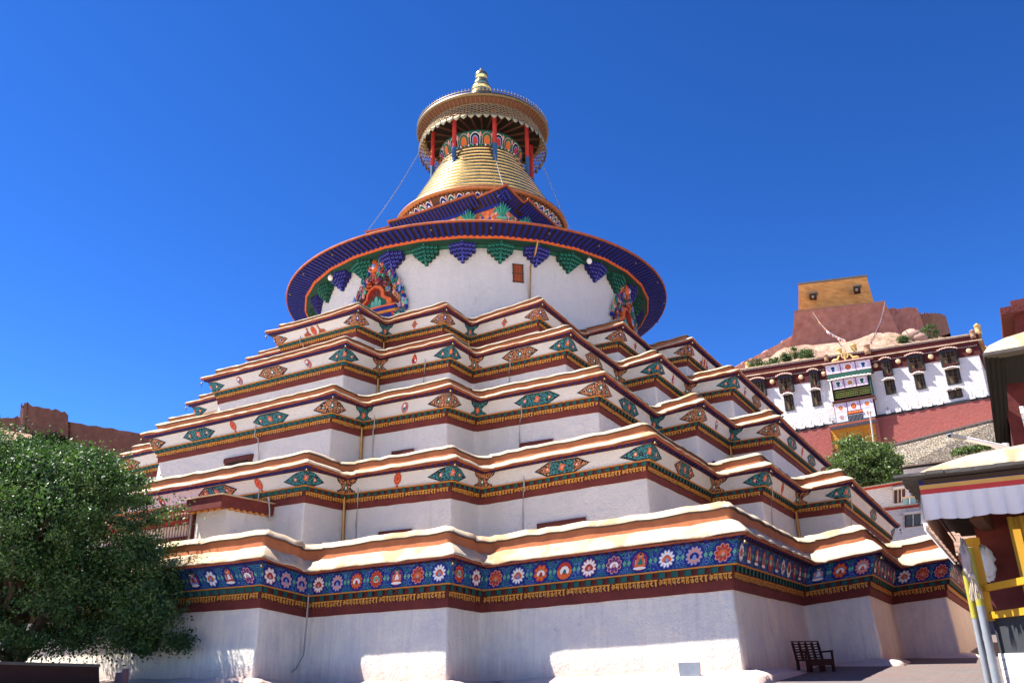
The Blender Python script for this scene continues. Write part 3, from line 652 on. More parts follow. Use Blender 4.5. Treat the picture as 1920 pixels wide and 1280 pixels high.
def doorway(k, i, s, wd, zt):
    b = MB(); zb = TOPZ[k - 1] - .1
    for a0, a1, z0, z1, o0, o1, m in ((-wd / 2, wd / 2, zt - .17, zt, .0, .10, LINTEL), (-wd / 2 + .05, wd / 2 - .05, zb, zt - .17, .0, .055, DARK), (-wd / 2 + .02, -wd / 2 + .12, zb, zt - .17, .0, .08, LINTEL), (wd / 2 - .12, wd / 2 - .02, zb, zt - .17, .0, .08, LINTEL)):
        q = [EP(k, i, s + a0, z0, o1), EP(k, i, s + a1, z0, o1), EP(k, i, s + a1, z0, o0), EP(k, i, s + a0, z0, o0)]; q2 = [EP(k, i, s + a0, z1, o1), EP(k, i, s + a1, z1, o1), EP(k, i, s + a1, z1, o0), EP(k, i, s + a0, z1, o0)]
        b.hexa(q + q2, m)
    b.build('doorway', TIERS[k])
doorway(1, 1, mid(1, 1), 1.15, 3.62); doorway(1, 3, mid(1, 3), 1.45, 3.58); doorway(1, 6, mid(1, 6), 1.1, 3.5); doorway(1, 4, mid(1, 4), 1.3, 3.45)
doorway(2, 35, mid(2, 35), 1.3, 6.83); doorway(2, 1, mid(2, 1), .9, 6.5); doorway(2, 3, mid(2, 3), 1.2, 6.55)
doorway(2, 6, mid(2, 6), .9, 6.55); doorway(2, 4, mid(2, 4), 1.1, 6.5)
# ------------------------------------------------------------------ drum, harmika, spire and parasol of the stupa
def cylpt(a, r, z): return Vector((r * math.cos(R_(a)), r * math.sin(R_(a)), z))
b = MB(); b.lathe([(8.55, 12.9), (8.47, 14.5), (8.40, 16.2), (8.36, 17.45), (8.36, 17.62)], (0, 0, 0), WHITE2, 128)
drum = b.build('drum', stupa)
GDK0 = mat('deep_green_board', (0.010, 0.055, 0.04), 0.8)
b = MB()    # green course, orange ring beam, rafters under the eave, fascia, roof
b.lathe([(8.37, 17.40), (8.60, 17.42), (8.62, 17.50)], (0, 0, 0), GREEN, 128)
b.lathe([(8.60, 17.44), (9.10, 17.52)], (0, 0, 0), GDK0, 128); b.lathe([(9.13, 17.50), (9.20, 17.50), (9.22, 17.62), (9.16, 17.63)], (0, 0, 0), ORANGE, 32, False, R_(5.625))
b.lathe([(9.14, 17.62), (10.06, 17.78)], (0, 0, 0), mat('blackened_board', (.035, .014, .02), .8), 128)
b.lathe([(10.09, 17.765), (10.135, 17.765), (10.145, 17.855), (10.09, 17.865)], (0, 0, 0), FASCIA, 128)
b.lathe([(10.11, 17.865), (10.08, 17.89), (9.9, 18.0), (7.5, 18.25), (4.4, 18.42)], (0, 0, 0), COPING, 128)
for j in range(216):
    a = 360 * j / 216; u = Vector((-math.sin(R_(a)), math.cos(R_(a)), 0)) * .062; up = Vector((0, 0, .06))
    p0, p1 = cylpt(a, 9.16, 17.565), cylpt(a, 10.05, 17.715)
    b.hexa([p0 - u, p1 - u, p1 + u, p0 + u, p0 - u + up, p1 - u + up, p1 + u + up, p0 + u + up], BLUE)
b.build('drum_eave', drum)
def bracket(a, m, line):
    """a wall bracket of stacked scalloped cloud blocks, narrowing downwards"""
    b = MB(); pitch = .165
    for row in range(5):
        n = (7, 7, 5, 3, 1)[row]; z1 = 17.46 - row * .160; dep = .56 - row * .10
        for j in range(n):
            off = (j - (n - 1) / 2) * pitch; dj = dep * (1 - .45 * abs(off) / .75)
            da = math.degrees(off / 8.45); r0 = 8.38; r1 = r0 + max(.08, dj)
            u = Vector((-math.sin(R_(a + da)), math.cos(R_(a + da)), 0))
            prof = [(-.5, 1), (-.5, .35), (-.38, .08), (-.15, 0), (.15, 0), (.38, .08), (.5, .35), (.5, 1)]
            F = [cylpt(a + da, r1, z1 - .19 + .19 * v) + u * (x * pitch * .98) for x, v in prof]; B_ = [cylpt(a + da, r0, z1 - .19 + .19 * v) + u * (x * pitch * .98) for x, v in prof]
            b.face(F[::-1] if False else F, m)
            for e in range(len(F) - 1): b.face([F[e], B_[e], B_[e + 1], F[e + 1]], m)
            G = [cylpt(a + da, r1 + .014, z1 - .19 + .19 * v) + u * (x * pitch * .98) for x, v in prof[1:-1]]
            H_ = [cylpt(a + da, r1 + .012, z1 - .19 + .19 * (v * .8 + .2)) + u * (x * pitch * .66) for x, v in prof[1:-1]]
            for e in range(len(G) - 1): b.face([G[e], G[e + 1], H_[e + 1], H_[e]], line)
    b.face([cylpt(a - .2, 8.5, 16.62), cylpt(a + .2, 8.5, 16.62), cylpt(a + .2, 8.95, 17.5), cylpt(a - .2, 8.95, 17.5)], line)
    return b.build('bracket', drum)
GDK = mat('dark_green_lacquer', (0.008, 0.07, 0.045), 0.6); BDK = mat('dark_blue_lacquer', (0.018, 0.016, 0.14), 0.6)
GLN = mat('green_edging', (0.03, 0.26, 0.19), 0.7); BLN = mat('blue_edging', (0.10, 0.11, 0.50), 0.7)
for j in range(32):
    a = -84.375 + 11.25 * j
    bracket(a, *((BDK, BLN) if j % 2 == 0 else (GDK, GLN)))
# carved window surrounds facing the four quarters
def niche(a0, seed):
    r = random.Random(seed); S = lambda x, z, d=0.0: cylpt(a0 + math.degrees(x / 8.45), 8.47 + d, z)
    b = MB()
    arch = [(-.92, 14.6), (-.92, 15.02), (-.88, 15.28), (-.62, 15.42), (-.5, 15.5), (-.48, 15.78), (-.3, 16.0), (0, 16.1), (.3, 16.0), (.48, 15.78), (.5, 15.5), (.62, 15.42), (.88, 15.28), (.92, 15.02), (.92, 14.6)]
    inn = [(x * .76, 14.6 + (z - 14.6) * .9) for x, z in arch]
    for e in range(len(arch) - 1):
        A, B_, I, J = arch[e], arch[e + 1], inn[e], inn[e + 1]
        b.face([S(*A, .16), S(*B_, .16), S(*J, .2), S(*I, .2)], ORANGE); b.face([S(*A, -.02), S(*B_, -.02), S(*B_, .16), S(*A, .16)], ORANGE); b.face([S(*I, .2), S(*J, .2), S(*J, .03), S(*I, .03)], RED)
    b.face([S(x, z, .03) for x, z in inn][::-1], GREEN)
    for x in (-.2, 0, .2): b.face([S(x - .09, 14.9, .05), S(x + .09, 14.9, .05), S(x + .09, 15.3 + (.18 if x == 0 else 0), .05), S(x, 15.42 + (.18 if x == 0 else 0), .05), S(x - .09, 15.3 + (.18 if x == 0 else 0), .05)], LGREEN)
    for z0, z1, d, m in ((14.86, 14.93, .3, ORANGE), (14.72, 14.86, .26, BLUE), (14.62, 14.72, .2, OCHRE), (14.3, 14.62, .12, BDK)):
        n = 8; xs = [-1.15 + 2.3 * q / n for q in range(n + 1)]
        b.grid([[S(x, z1, -.02) for x in xs], [S(x, z1, d) for x in xs], [S(x, z0, d) for x in xs], [S(x, z0, -.02) for x in xs]], m, False)
    o = b.build('niche', drum)
    b = MB(); cols = [ORANGE, TEAL, PINK, LGREEN, LBLUE, BLUE, RED, OCHRE, GREEN, PURPLE]
    def swirl(x, z, s, m, d, sp):
        pts = []; 
        for q in range(15): t = q / 14; an = sp * t * 7.0 + r.random() * .02 + s * 40; rr = s * (1 - t * .82); pts.append(S(x + rr * math.cos(an), z + rr * math.sin(an), d + .04 * t))
        b.tube(pts, [s * .26 * (1 - .5 * q / 14) for q in range(15)], m, 6)
    def flame(x, z, h, wd, m, d, lean):
        pts = [S(x + lean * t * t, z + h * t, d) for t in (0, .25, .5, .75, 1)]
        b.tube(pts, [wd * .6, wd, wd * .85, wd * .45, .004], m, 6)
    n = 0
    while n < 240:       # scrolls packed between the arch and a flame-shaped outline
        z = r.uniform(14.35, 17.15); half = 1.72 * (1 - ((z - 14.3) / 3.1) ** 1.8); x = r.uniform(-half, half)
        iz = 15.9 + .42 * math.cos(min(1, abs(x) / .95) * math.pi) if abs(x) < .95 else -9
        if abs(x) < .97 and z < iz + (.06 if abs(x) < .6 else .0) and z < 16.25: continue
        s = r.uniform(.07, .15)
        if abs(x) > half - .18 or r.random() < .25: flame(x, z, s * 2.9, s * .62, r.choice(cols), .12, (.10 if x > 0 else -.10) * r.random())
        else: swirl(x, z, s, r.choice(cols), .10 + r.random() * .1, r.choice((-1, 1)))
        n += 1
    bk = [(-1.45, 14.3), (1.45, 14.3), (1.4, 14.9), (1.05, 15.6), (.68, 16.3), (.28, 16.9), (0, 17.2), (-.28, 16.9), (-.68, 16.3), (-1.05, 15.6), (-1.4, 14.9)]
    for e in range(2, len(bk)):
        A, B_ = bk[e], bk[(e + 1) % len(bk)]; n_ = 1
        b.face([S(0, 15.6, .055), S(*A, .03), S(*B_, .03)], (MAROON, DARKRED, MAROON)[e % 3])
    flame(0, 16.75, .62, .20, ORANGE, .2, 0); b.ball(S(0, 16.98, .34), .10, LBLUE, 8, 5); b.ball(S(0, 16.88, .36), .06, WPAINT, 8, 5)
    for x in (-1.5, 1.5): b.ball(S(x, 15.28, .12), .11, BLUE, 8, 5)
    b.build('niche_ornament', drum)
for j, a in enumerate((-90, 0, 90, 180)): niche(a, 11 + j)
# little lattice window and the long bronze downpipe on the drum
b = MB(); S = lambda x, z, d=0.0: cylpt(-45.1 + math.degrees(x / 8.45), 8.39 + d, z)
def cbox(b, x0, x1, z0, z1, d, m): b.hexa([S(x0, z0, d), S(x1, z0, d), S(x1, z0, -.03), S(x0, z0, -.03), S(x0, z1, d), S(x1, z1, d), S(x1, z1, -.03), S(x0, z1, -.03)], m)
cbox(b, -.24, .24, 15.80, 16.64, .03, DARK)
for x in (-.24, .20): cbox(b, x, x + .05, 15.78, 16.66, .07, BROWNWOOD)
for z in (15.76, 16.18, 16.62): cbox(b, -.26, .26, z, z + .05, .075, BROWNWOOD)
for q in range(1, 6): cbox(b, -.2 + .068 * q - .01, -.2 + .068 * q + .014, 15.8, 16.62, .05, ORANGE)
for q in range(1, 11): cbox(b, -.2, .2, 15.8 + .075 * q - .01, 15.8 + .075 * q + .016, .055, FASCIA)
b.build('window', drum)
b = MB(); b.tube([cylpt(-40.6, 9.3, 17.52), cylpt(-40.9, 9.0, 17.0), cylpt(-41.6, 8.62, 16.5), cylpt(-41.9, 8.55, 15.0), cylpt(-41.9, 8.6, 13.3)], .05, BRONZE, 8); b.build('drainpipe', drum)
for a in (-108.5, -22.5):      # small white floodlights
    b = MB(); p = cylpt(a, 9.0, 17.35); b.tube([p + Vector((0, 0, .18)), p], .012, STEEL, 5); b.ball(p - Vector((0, 0, .1)), .13, WPAINT, 10, 6, (1, 1, 1.15)); b.build('floodlight', drum)
for j in range(24):            # bells under the drum eave
    p = cylpt(15 * j + 6, 9.98, 17.7); b = MB(); b.tube([p, p - Vector((0, 0, .1))], .006, IRON, 4); b.lathe([(.0, -.1), (.03, -.11), (.05, -.2), (0, -.19)], p, OLDGOLD, 8); b.build('bell', drum)

# harmika: redented square block with its own painted eave
HC = (0.05, 0.03)
def hpoly(a, d1, d2): return [(a, -d1), (a, -d2), (d2, -d2), (d2, -a), (d1, -a), (d1, a), (d2, a), (d2, d2), (a, d2), (a, d1), (-a, d1), (-a, d2), (-d2, d2), (-d2, a), (-d1, a), (-d1, -a), (-d2, -a), (-d2, -d2), (-a, -d2), (-a, -d1)]
def hring(o, z, lift=0.0, a=2.75, d1=4.75, d2=4.5):
    pts = []; cs = hpoly(a + o, d1 + o, d2 + o); n = len(cs); cx = [1, -1, 1, -1, 1] * 4
    for i in range(n):
        p, q = cs[i], cs[(i + 1) % n]; L = math.hypot(q[0] - p[0], q[1] - p[1]); ns = 6
        for j in range(ns):
            t = j / ns; zz = z + lift * (cx[i] * math.exp(-t * L / .6) + cx[(i + 1) % n] * math.exp(-(1 - t) * L / .6))
            pts.append((HC[0] + p[0] + (q[0] - p[0]) * t, HC[1] + p[1] + (q[1] - p[1]) * t, zz))
    return pts
def ulen(p): 
    u = [0]
    for a, b_ in zip(p, p[1:] + p[:1]): u.append(u[-1] + math.hypot(b_[0] - a[0], b_[1] - a[1]))
    return u
b = MB(); pr = [(-1.05, 18.0), (-1.0, 20.30), (-.92, 20.31), (-.92, 20.52), (-.86, 20.53), (-.72, 21.50)]
rows = [hring(o, z) for o, z in pr]; b.grid(rows, [WHITE2, GREEN, GREEN, FLORAL, FLORAL], True, False, ulen(rows[0]), [0, 2.3, 2.4, 2.7, 2.8, 3.6])
harm = b.build('harmika', stupa)
b = MB(); rows = [hring(-.75, 21.46), hring(-.66, 21.47), hring(-.64, 21.62), hring(-.05, 21.95, .1), hring(-.01, 21.945, .12), hring(.02, 22.03, .12), hring(-.06, 22.06, .12), hring(-2.2, 22.3)]
b.grid(rows, [BDK, BLUE, MATS['blackened_board'], FASCIA, FASCIA, FASCIA, COPING], True)
R0, R1 = hring(-.9, 21.56), hring(-.06, 21.93, .1); cs = hpoly(2.75, 4.75, 4.5)
for i in range(20):
    p, q = Vector((*cs[i], 0)), Vector((*cs[(i + 1) % 20], 0)); L = (q - p).length; d = (q - p) / L
    if L < 1: continue
    nn_ = Vector((d.y, -d.x, 0)); n = max(1, int(L / .22))
    for j in range(n):
        c_ = p + d * ((j + .5) * L / n) + Vector((*HC, 0)); u = d * .045; up = Vector((0, 0, .05))
        A = c_ - nn_ * .60 + Vector((0, 0, 21.58)); B_ = c_ - nn_ * .08 + Vector((0, 0, 21.87))
        b.hexa([A - u, B_ - u, B_ + u, A + u, A - u + up, B_ - u + up, B_ + u + up, A + u + up], BLUE)
b.build('harmika_eave', harm)
cs = hpoly(2.75 - .82, 4.75 - .82, 4.5 - .82)
for i in (19, 0, 2, 4, 5, 7, 17, 15, 14, 9, 10, 12):      # teal lotus brackets at the corners
    x, y = cs[i]; n = Vector((x, y, 0)).normalized(); b = MB(); base = Vector((x + HC[0], y + HC[1], 20.85)); sd = Vector((-n.y, n.x, 0))
    for j in range(7):
        t = (j - 3) / 3; P = [base + n * .05, base + n * (.25 - .05 * abs(t)) + sd * t * .22 + Vector((0, 0, .28)), base + n * (.55 - .2 * abs(t)) + sd * t * .42 + Vector((0, 0, .62 - .22 * abs(t)))]
        b.tube(P, [.05, .075, .02], TEAL if j % 2 else GLN, 6)
    b.box(base + n * .1 + Vector((0, 0, -.05)), (.5, .12, .1), LGREEN, math.atan2(sd.y, sd.x)); b.build('harmika_bracket', harm)
for qa in range(4):            # the painted eyes panel on every side
    a = -math.pi / 2 + qa * math.pi / 2; n = Vector((math.cos(a), math.sin(a), 0)); sd = Vector((-n.y, n.x, 0)); f = lambda x, z, d: Vector((*HC, 0)) + n * (4.75 - 1.02 + d) + sd * x + Vector((0, 0, z))
    b = MB(); b.face([f(x, z, .02) for x, z in ((-1, 18.3), (1, 18.3), (1.1, 19.6), (.6, 20.0), (0, 20.3), (-.6, 20.0), (-1.1, 19.6))], PINK)
    b.face([f(-.2, 19.35, .03), f(.2, 19.35, .03), f(.24, 19.6, .03), f(0, 19.95, .03), f(-.24, 19.6, .03)], BLUE); b.face([f(-.09, 19.4, .04), f(.09, 19.4, .04), f(.1, 19.6, .04), f(0, 19.75, .04), f(-.1, 19.6, .04)], WPAINT)
    b.build('eye_panel', harm)
# white tips on the diagonal faces seen under the gables
SC = (0.17, 0.10)     # the spire stands a hand's breadth off the axis
def petals(b, n, r0, z0, r1, z1, cols, skip=None, wd=.92):
    for j in range(n):
        if skip and skip(j): continue
        a = 360 * j / n; half = 180 / n * wd
        def S(x, t, d): r = r0 + (r1 - r0) * t; return Vector((SC[0], SC[1], 0)) + cylpt(a + x * half, r + d, z0 + (z1 - z0) * t - d * .35)
        shape = [(-.92, 0), (-1, .5), (-.88, .75), (-.5, .92), (0, 1.0), (.5, .92), (.88, .75), (1, .5), (.92, 0)]
        c = cols[j % len(cols)]
        for g, m in enumerate(c):
            sx = (1, .90, .60, .46)[g]; sy = (1, .94, .74, .64)[g]
            b.face([S(x * sx, t * sy, .015 + .012 * g) for x, t in shape], m)
        b.face([S(1 + (x) * .22, .62 + .42 * t, .01) for x, t in ((-1, 0), (1, 0), (1, .6), (0, 1), (-1, .6))], PINK)
b = MB()
b.lathe([(3.2, 21.9), (3.75, 21.95), (4.0, 22.0), (4.62, 22.72)], (SC[0], SC[1], 0), BROWNWOOD, 96)
petals(b, 60, 4.02, 22.0, 4.58, 22.66, [(WPAINT, BLUE, WPAINT, RED), (WPAINT, GREEN, WPAINT, ORANGE)], lambda j: j % 10 == 5)
lot = b.build('lotus_ring', stupa)
b = MB(); b.lathe([(4.62, 22.70), (4.84, 22.72), (4.89, 22.80), (4.86, 22.9), (4.5, 23.05)], (SC[0], SC[1], 0), mat('copper_edge', (0.40, 0.15, 0.06), 0.45, 0.5, scale=4), 96)
for j in range(110): p = Vector((SC[0], SC[1], 0)) + cylpt(360 * j / 110, 4.68, 22.69); b.ball(p, .045, DARK, 5, 4)
b.build('spire_base', lot)
prof = []; N = 13
for j in range(N):
    t0, t1 = j / N, (j + 1) / N; cr = lambda t: 4.50 + (2.30 - 4.50) * (t ** .93)
    za, zb_ = 23.0 + 4.05 * t0, 23.0 + 4.05 * t1; ra, rb = cr(t0), cr(t1)
    for t, e in ((0.02, -.03), (.10, .05), (.35, .085), (.65, .075), (.88, .045), (.95, .02), (.985, -.06)): prof.append((ra + (rb - ra) * t + e, za + (zb_ - za) * t))
b = MB(); b.lathe(prof, (SC[0], SC[1], 0), GOLD, 128); b.lathe([(2.3, 27.0), (.3, 27.1)], (SC[0], SC[1], 0), DARK, 32); b.build('gilded_spire', stupa)
b = MB(); b.lathe([(2.22, 27.0), (2.30, 27.06), (2.24, 27.14), (2.42, 27.92), (2.44, 28.0), (2.2, 28.02), (.2, 28.02)], (SC[0], SC[1], 0), GREEN, 96)
petals(b, 22, 2.25, 27.18, 2.42, 27.9, [(WPAINT, BLACKP, LBLUE, RED), (PINK, GREEN, OCHRE, ORANGE)], None, .86)
for j in range(60): p = Vector((SC[0], SC[1], 0)) + cylpt(6 * j + 3, 2.30, 27.13); b.ball(p, .055, WPAINT if j % 2 else LGREEN, 6, 4)
b.build('lotus_collar', stupa)
PC = (0.27, 0.16)
P3 = lambda a, r, z: Vector((PC[0], PC[1], 0)) + cylpt(a, r, z)
b = MB(); b.lathe([(.9, 27.9), (.8, 29.2), (1.6, 29.35), (3.2, 29.15), (3.42, 29.05)], (PC[0], PC[1], 0), mat('dark_timber', (0.035, 0.022, 0.016), 0.85), 48)  # one dark timber tone for the whole underside
for j in range(24):
    a = 15 * j; b.bar(P3(a, .9, 28.95), P3(a, 3.4, 29.02), .09, BROWNWOOD)
b.build('parasol_underside', stupa)
b = MB()   # slatted soffit, rim, roof
b.lathe([(3.42, 29.02), (3.80, 29.28)], (PC[0], PC[1], 0), mat('russet_board', (0.15, 0.055, 0.03), 0.8, scale=8), 96)
b.lathe([(3.38, 28.98), (3.44, 28.97), (3.46, 29.05)], (PC[0], PC[1], 0), OLDGOLD, 96)
b.lathe([(3.80, 29.25), (3.90, 29.26), (3.93, 29.34), (3.90, 29.46), (3.6, 29.62), (1.6, 30.9), (.75, 31.85), (.7, 31.95)], (PC[0], PC[1], 0), OLDGOLD, 96)
for j in range(90):
    a = 4 * j; u = Vector((-math.sin(R_(a)), math.cos(R_(a)), 0)) * .022; p0, p1 = P3(a, 3.45, 29.01), P3(a, 3.80, 29.25); dn = Vector((0, 0, -.025))
    b.hexa([p0 - u + dn, p1 - u + dn, p1 + u + dn, p0 + u + dn, p0 - u, p1 - u, p1 + u, p0 + u], OLDGOLD)
par = b.build('parasol', stupa)
b = MB()
for j in range(120):
    a = 3 * j; b.bar(P3(a, 3.89, 29.44), P3(a, 3.89, 29.68), .022, OLDGOLD); b.ball(P3(a, 3.89, 29.70), .03, OLDGOLD, 5, 4)
b.lathe([(3.87, 29.56), (3.91, 29.56), (3.91, 29.59), (3.87, 29.59)], (PC[0], PC[1], 0), OLDGOLD, 96); b.build('parasol_cresting', par)
b = MB(); NV = 56; RV = lambda z: 3.44 + (3.80 - 3.44) * (29.0 - z) / 1.0
for j in range(NV):
    a0, a1 = 360 * j / NV, 360 * (j + 1) / NV; am = (a0 + a1) / 2
    LATT = mat('bronze_lattice', (.36, .27, .15), .5, .55, scale=5)
    for z0, z1 in ((29.0, 28.79), (28.79, 28.58), (28.58, 28.37), (28.37, 28.16)):
        zm = (z0 + z1) / 2
        b.ball(P3(am, RV(zm) + .01, zm), .055, OLDGOLD, 5, 4)
        b.bar(P3(a0, RV(z0), z0), P3(am, RV(zm), zm), .048, LATT, .03); b.bar(P3(am, RV(zm), zm), P3(a0, RV(z1), z1), .048, LATT, .03)
        b.bar(P3(a1, RV(z0), z0), P3(am, RV(zm), zm), .048, LATT, .03); b.bar(P3(am, RV(zm), zm), P3(a1, RV(z1), z1), .048, LATT, .03)
    # leaf pendant
    u = Vector((-math.sin(R_(am)), math.cos(R_(am)), 0)); out = cylpt(am, 1, 0) * .05
    L_ = [(-.19, 0), (-.2, -.12), (-.1, -.24), (0, -.32), (.1, -.24), (.2, -.12), (.19, 0)]; c_ = P3(am, RV(28.16), 28.18)
    F = [c_ + u * x * .98 + Vector((0, 0, z)) for x, z in L_]
    mid_ = c_ + out + Vector((0, 0, -.13))
    for e in range(len(F)): b.face([F[e], F[(e + 1) % len(F)], mid_], PENDG)
b.lathe([(3.43, 29.02), (3.47, 29.0), (3.43, 28.97)], (PC[0], PC[1], 0), OLDGOLD, 96); b.lathe([(3.73, 28.19), (3.76, 28.17), (3.73, 28.15)], (PC[0], PC[1], 0), OLDGOLD, 96)
b.build('parasol_valance', par)
for j in range(8):
    a = -45 + 45 * j; b = MB(); rp = 2.98
    b.tube([P3(a, rp, 25.55), P3(a, rp, 26.75)], .125, mat('post_blue', (0.03, 0.09, 0.20), 0.6), 12); b.tube([P3(a, rp, 26.7), P3(a, rp, 29.1)], .12, RED, 12); b.build('post', par)
b = MB(); z0 = 31.8
b.lathe([(.72, 31.7), (.78, 31.85), (.76, 32.1), (.62, 32.38), (.48, 32.52), (.42, 32.56), (.60, 32.62), (.60, 32.74), (.44, 32.80), (.42, 32.86), (.50, 32.95), (.46, 33.1), (.34, 33.3), (.26, 33.42), (.36, 33.5), (.40, 33.64), (.36, 33.82), (.24, 33.98), (.14, 34.06), (.10, 34.16), (.03, 34.28), (0, 34.3)], (PC[0] - .06, PC[1] - .04, 0), GOLD, 40); b.build('finial', stupa)
def chain(P, Q, sag):
    b = MB(); n = 60; pts = [Vector(P).lerp(Vector(Q), t / n) - Vector((0, 0, sag * math.sin(math.pi * t / n))) for t in range(n + 1)]
    for e in range(n): b.bar(pts[e], pts[e + 1], .05 if e % 2 else .022, STEEL, .022 if e % 2 else .05)
    b.build('chain', stupa)
chain(P3(-45, 2.7, 26.5), (4.35, -4.45, 22.1), .1); chain(P3(-135, 3.6, 28.0), (-4.4, -4.4, 22.1), .25); chain(P3(45, 3.6, 28.0), (4.4, 4.4, 22.1), .25); chain(P3(135, 3.6, 28.0), (-4.4, 4.4, 22.1), .25)

# ---- the stair porch on the first terrace
por = MB(); zt = 2.78
PX0, PX1, PY0, PY1 = -.4, 4.55, -19.55, -18.0
por.box((3.9, (PY0 + PY1) / 2 + .1, zt + .62), (1.2, PY1 - PY0 + .1, 1.28), WHITE2)
por.box((3.9, (PY0 + PY1) / 2 - .02, zt + 1.42), (1.40, PY1 - PY0 + .46, .34), MAROON)
for j in range(7): por.box((4.56, PY0 + .12 + j * .22, zt + 1.235), (.09, .1, .06), OCHRE); 
for j in range(5): por.box((3.35 + j * .25, PY0 - .12, zt + 1.235), (.1, .09, .06), OCHRE)
xs = [3.16 + .19 * j for j in range(9)]; ys = [PY0 - .30 + (PY1 - PY0 + .46) * j / 8 for j in range(9)]
por.grid([[(x, y, zt + 1.60 + .10 * math.sin(math.pi * (x - 3.16) / 1.52) * math.sin(math.pi * min(1, max(0, (y - PY0 + .30) / (PY1 - PY0 + .46)))) + rng.uniform(-.01, .01)) for x in xs] for y in ys], COPING, False, True)
por.box((3.92, (PY0 + PY1) / 2 - .07, zt + 1.588), (1.5, PY1 - PY0 + .46, .03), COPING)
porch = por.build('porch', stupa)
b = MB()      # barred gallery beside it
X0, X1 = -2.2, 3.1
b.box(((X0 + X1) / 2, -18.6, zt + .4), (X1 - X0, .12, .9), LINTEL)
b.box(((X0 + X1) / 2, -18.55, zt + 1.0), (X1 - X0, .05, .4), WPAINT); b.box(((X0 + X1) / 2, -18.62, zt + 1.28), (X1 - X0 + .1, .16, .10), RED)
b.hexa([(X0, -19.35, zt + 1.32), (X1, -19.35, zt + 1.32), (X1, -18.05, zt + 1.5), (X0, -18.05, zt + 1.5), (X0, -19.35, zt + 1.36), (X1, -19.35, zt + 1.36), (X1, -18.05, zt + 1.54), (X0, -18.05, zt + 1.54)], PINK)
b.build('gallery', porch)
b = MB()
n = 44
for j in range(n + 1):
    x = X0 + (X1 - X0) * j / n; b.bar((x, -19.5, zt + .2), (x, -19.5, zt + 1.5), .016, LINTEL)
b.bar((X0, -19.5, zt + 1.5), (X1 + .1, -19.5, zt + 1.48), .05, LINTEL); b.bar((X0, -19.5, zt + .2), (X1 + .1, -19.5, zt + .2), .04, LINTEL); b.bar((X1 + .06, -19.5, zt), (X1 + .06, -19.5, zt + 1.5), .12, LINTEL)
b.build('grille', porch)
b = MB(); b.tube([(3.24, -19.6, zt), (3.24, -19.6, zt + 1.2), (3.5, -19.62, zt + 1.28)], .02, CABLE, 6); b.tube([(4.62, -18.2, zt + 1.75), (4.66, -18.15, zt + 1.4), (4.64, -18.1, zt + 1.1)], .025, CABLE, 6); b.build('conduit', porch)
# ------------------------------------------------------------------ trees and bushes
def leaf_mat(name, a, b_, c, tr=0.25):
    n = NT(name, 0.5, 0.4); o = n.tc.outputs['Object']
    g = n.t.nodes.new('ShaderNodeNewGeometry')
    col = n.ramp(n.noise(o, 1.6, 3), (0.35, a), (0.52, b_), (0.68, c))
    rnd = n.ramp(g.outputs['Random Per Island'], (0, (0.55, 0.55, 0.55)), (1, (1.35, 1.3, 1.2)))
    col = n.mix(1.0, col, rnd, 'MULTIPLY'); n.color(col)
    t = n.t.nodes.new('ShaderNodeBsdfTranslucent'); n.val(t.inputs[0], n.mix(1.0, col, (1.5, 1.6, 0.7), 'MULTIPLY')); mx = n.t.nodes.new('ShaderNodeMixShader'); mx.inputs[0].default_value = tr
    n.t.links.new(n.P.outputs[0], mx.inputs[1]); n.t.links.new(t.outputs[0], mx.inputs[2]); n.t.links.new(mx.outputs[0], n.t.nodes['Material Output'].inputs[0])
    return n.m
LEAF = leaf_mat('dark_leaf', (0.019, 0.054, 0.015), (0.048, 0.112, 0.029), (0.095, 0.16, 0.042))
LEAF2 = leaf_mat('willow_leaf', (0.06, 0.10, 0.03), (0.10, 0.16, 0.045), (0.15, 0.21, 0.07))
LEAF3 = leaf_mat('shrub_leaf', (0.035, 0.070, 0.018), (0.06, 0.11, 0.03), (0.09, 0.13, 0.04))
BARK = mat('bark', (0.10, 0.07, 0.05), 0.95, scale=6, stretch=(3, 3, .5), bump=.6, bscale=18)
def leaves(name, parent, cen, nper, sig, size, m, seed, droop=0.3, keep=None):
    """nper leaf-sized quads round each clump centre"""
    r = np.random.default_rng(seed); cen = np.array(cen); N = len(cen)
    P = np.repeat(cen[:, :3], nper, 0) + r.normal(0, 1, (N * nper, 3)) * np.repeat(cen[:, 3:4], nper, 0) * np.array(sig)
    if keep is not None: P = P[keep(P)]
    n = len(P); d = r.normal(0, 1, (n, 3)); d[:, 2] -= droop; d /= np.linalg.norm(d, axis=1)[:, None]
    q = r.normal(0, 1, (n, 3)); q[:, 2] *= .6; s = np.cross(d, q); s /= np.linalg.norm(s, axis=1)[:, None] + 1e-9
    L = (size * (0.6 + 0.8 * r.random(n)))[:, None]; W = L * 0.26
    nn = np.cross(d, s)
    V = np.stack([P - d * L * .5, P + s * W + nn * W * .3, P + d * L * .5, P - s * W + nn * W * .3], 1).reshape(-1, 3)
    me = bpy.data.meshes.new(name); me.vertices.add(n * 4); me.vertices.foreach_set('co', V.ravel().astype(np.float32)); me.loops.add(n * 4); me.loops.foreach_set('vertex_index', np.arange(n * 4, dtype=np.int32))
    me.polygons.add(n); me.polygons.foreach_set('loop_start', np.arange(0, n * 4, 4, dtype=np.int32)); me.polygons.foreach_set('loop_total', np.full(n, 4, dtype=np.int32)); me.update(calc_edges=True); me.materials.append(m)
    o = bpy.data.objects.new(name, me); C.objects.link(o); o.parent = parent; return o
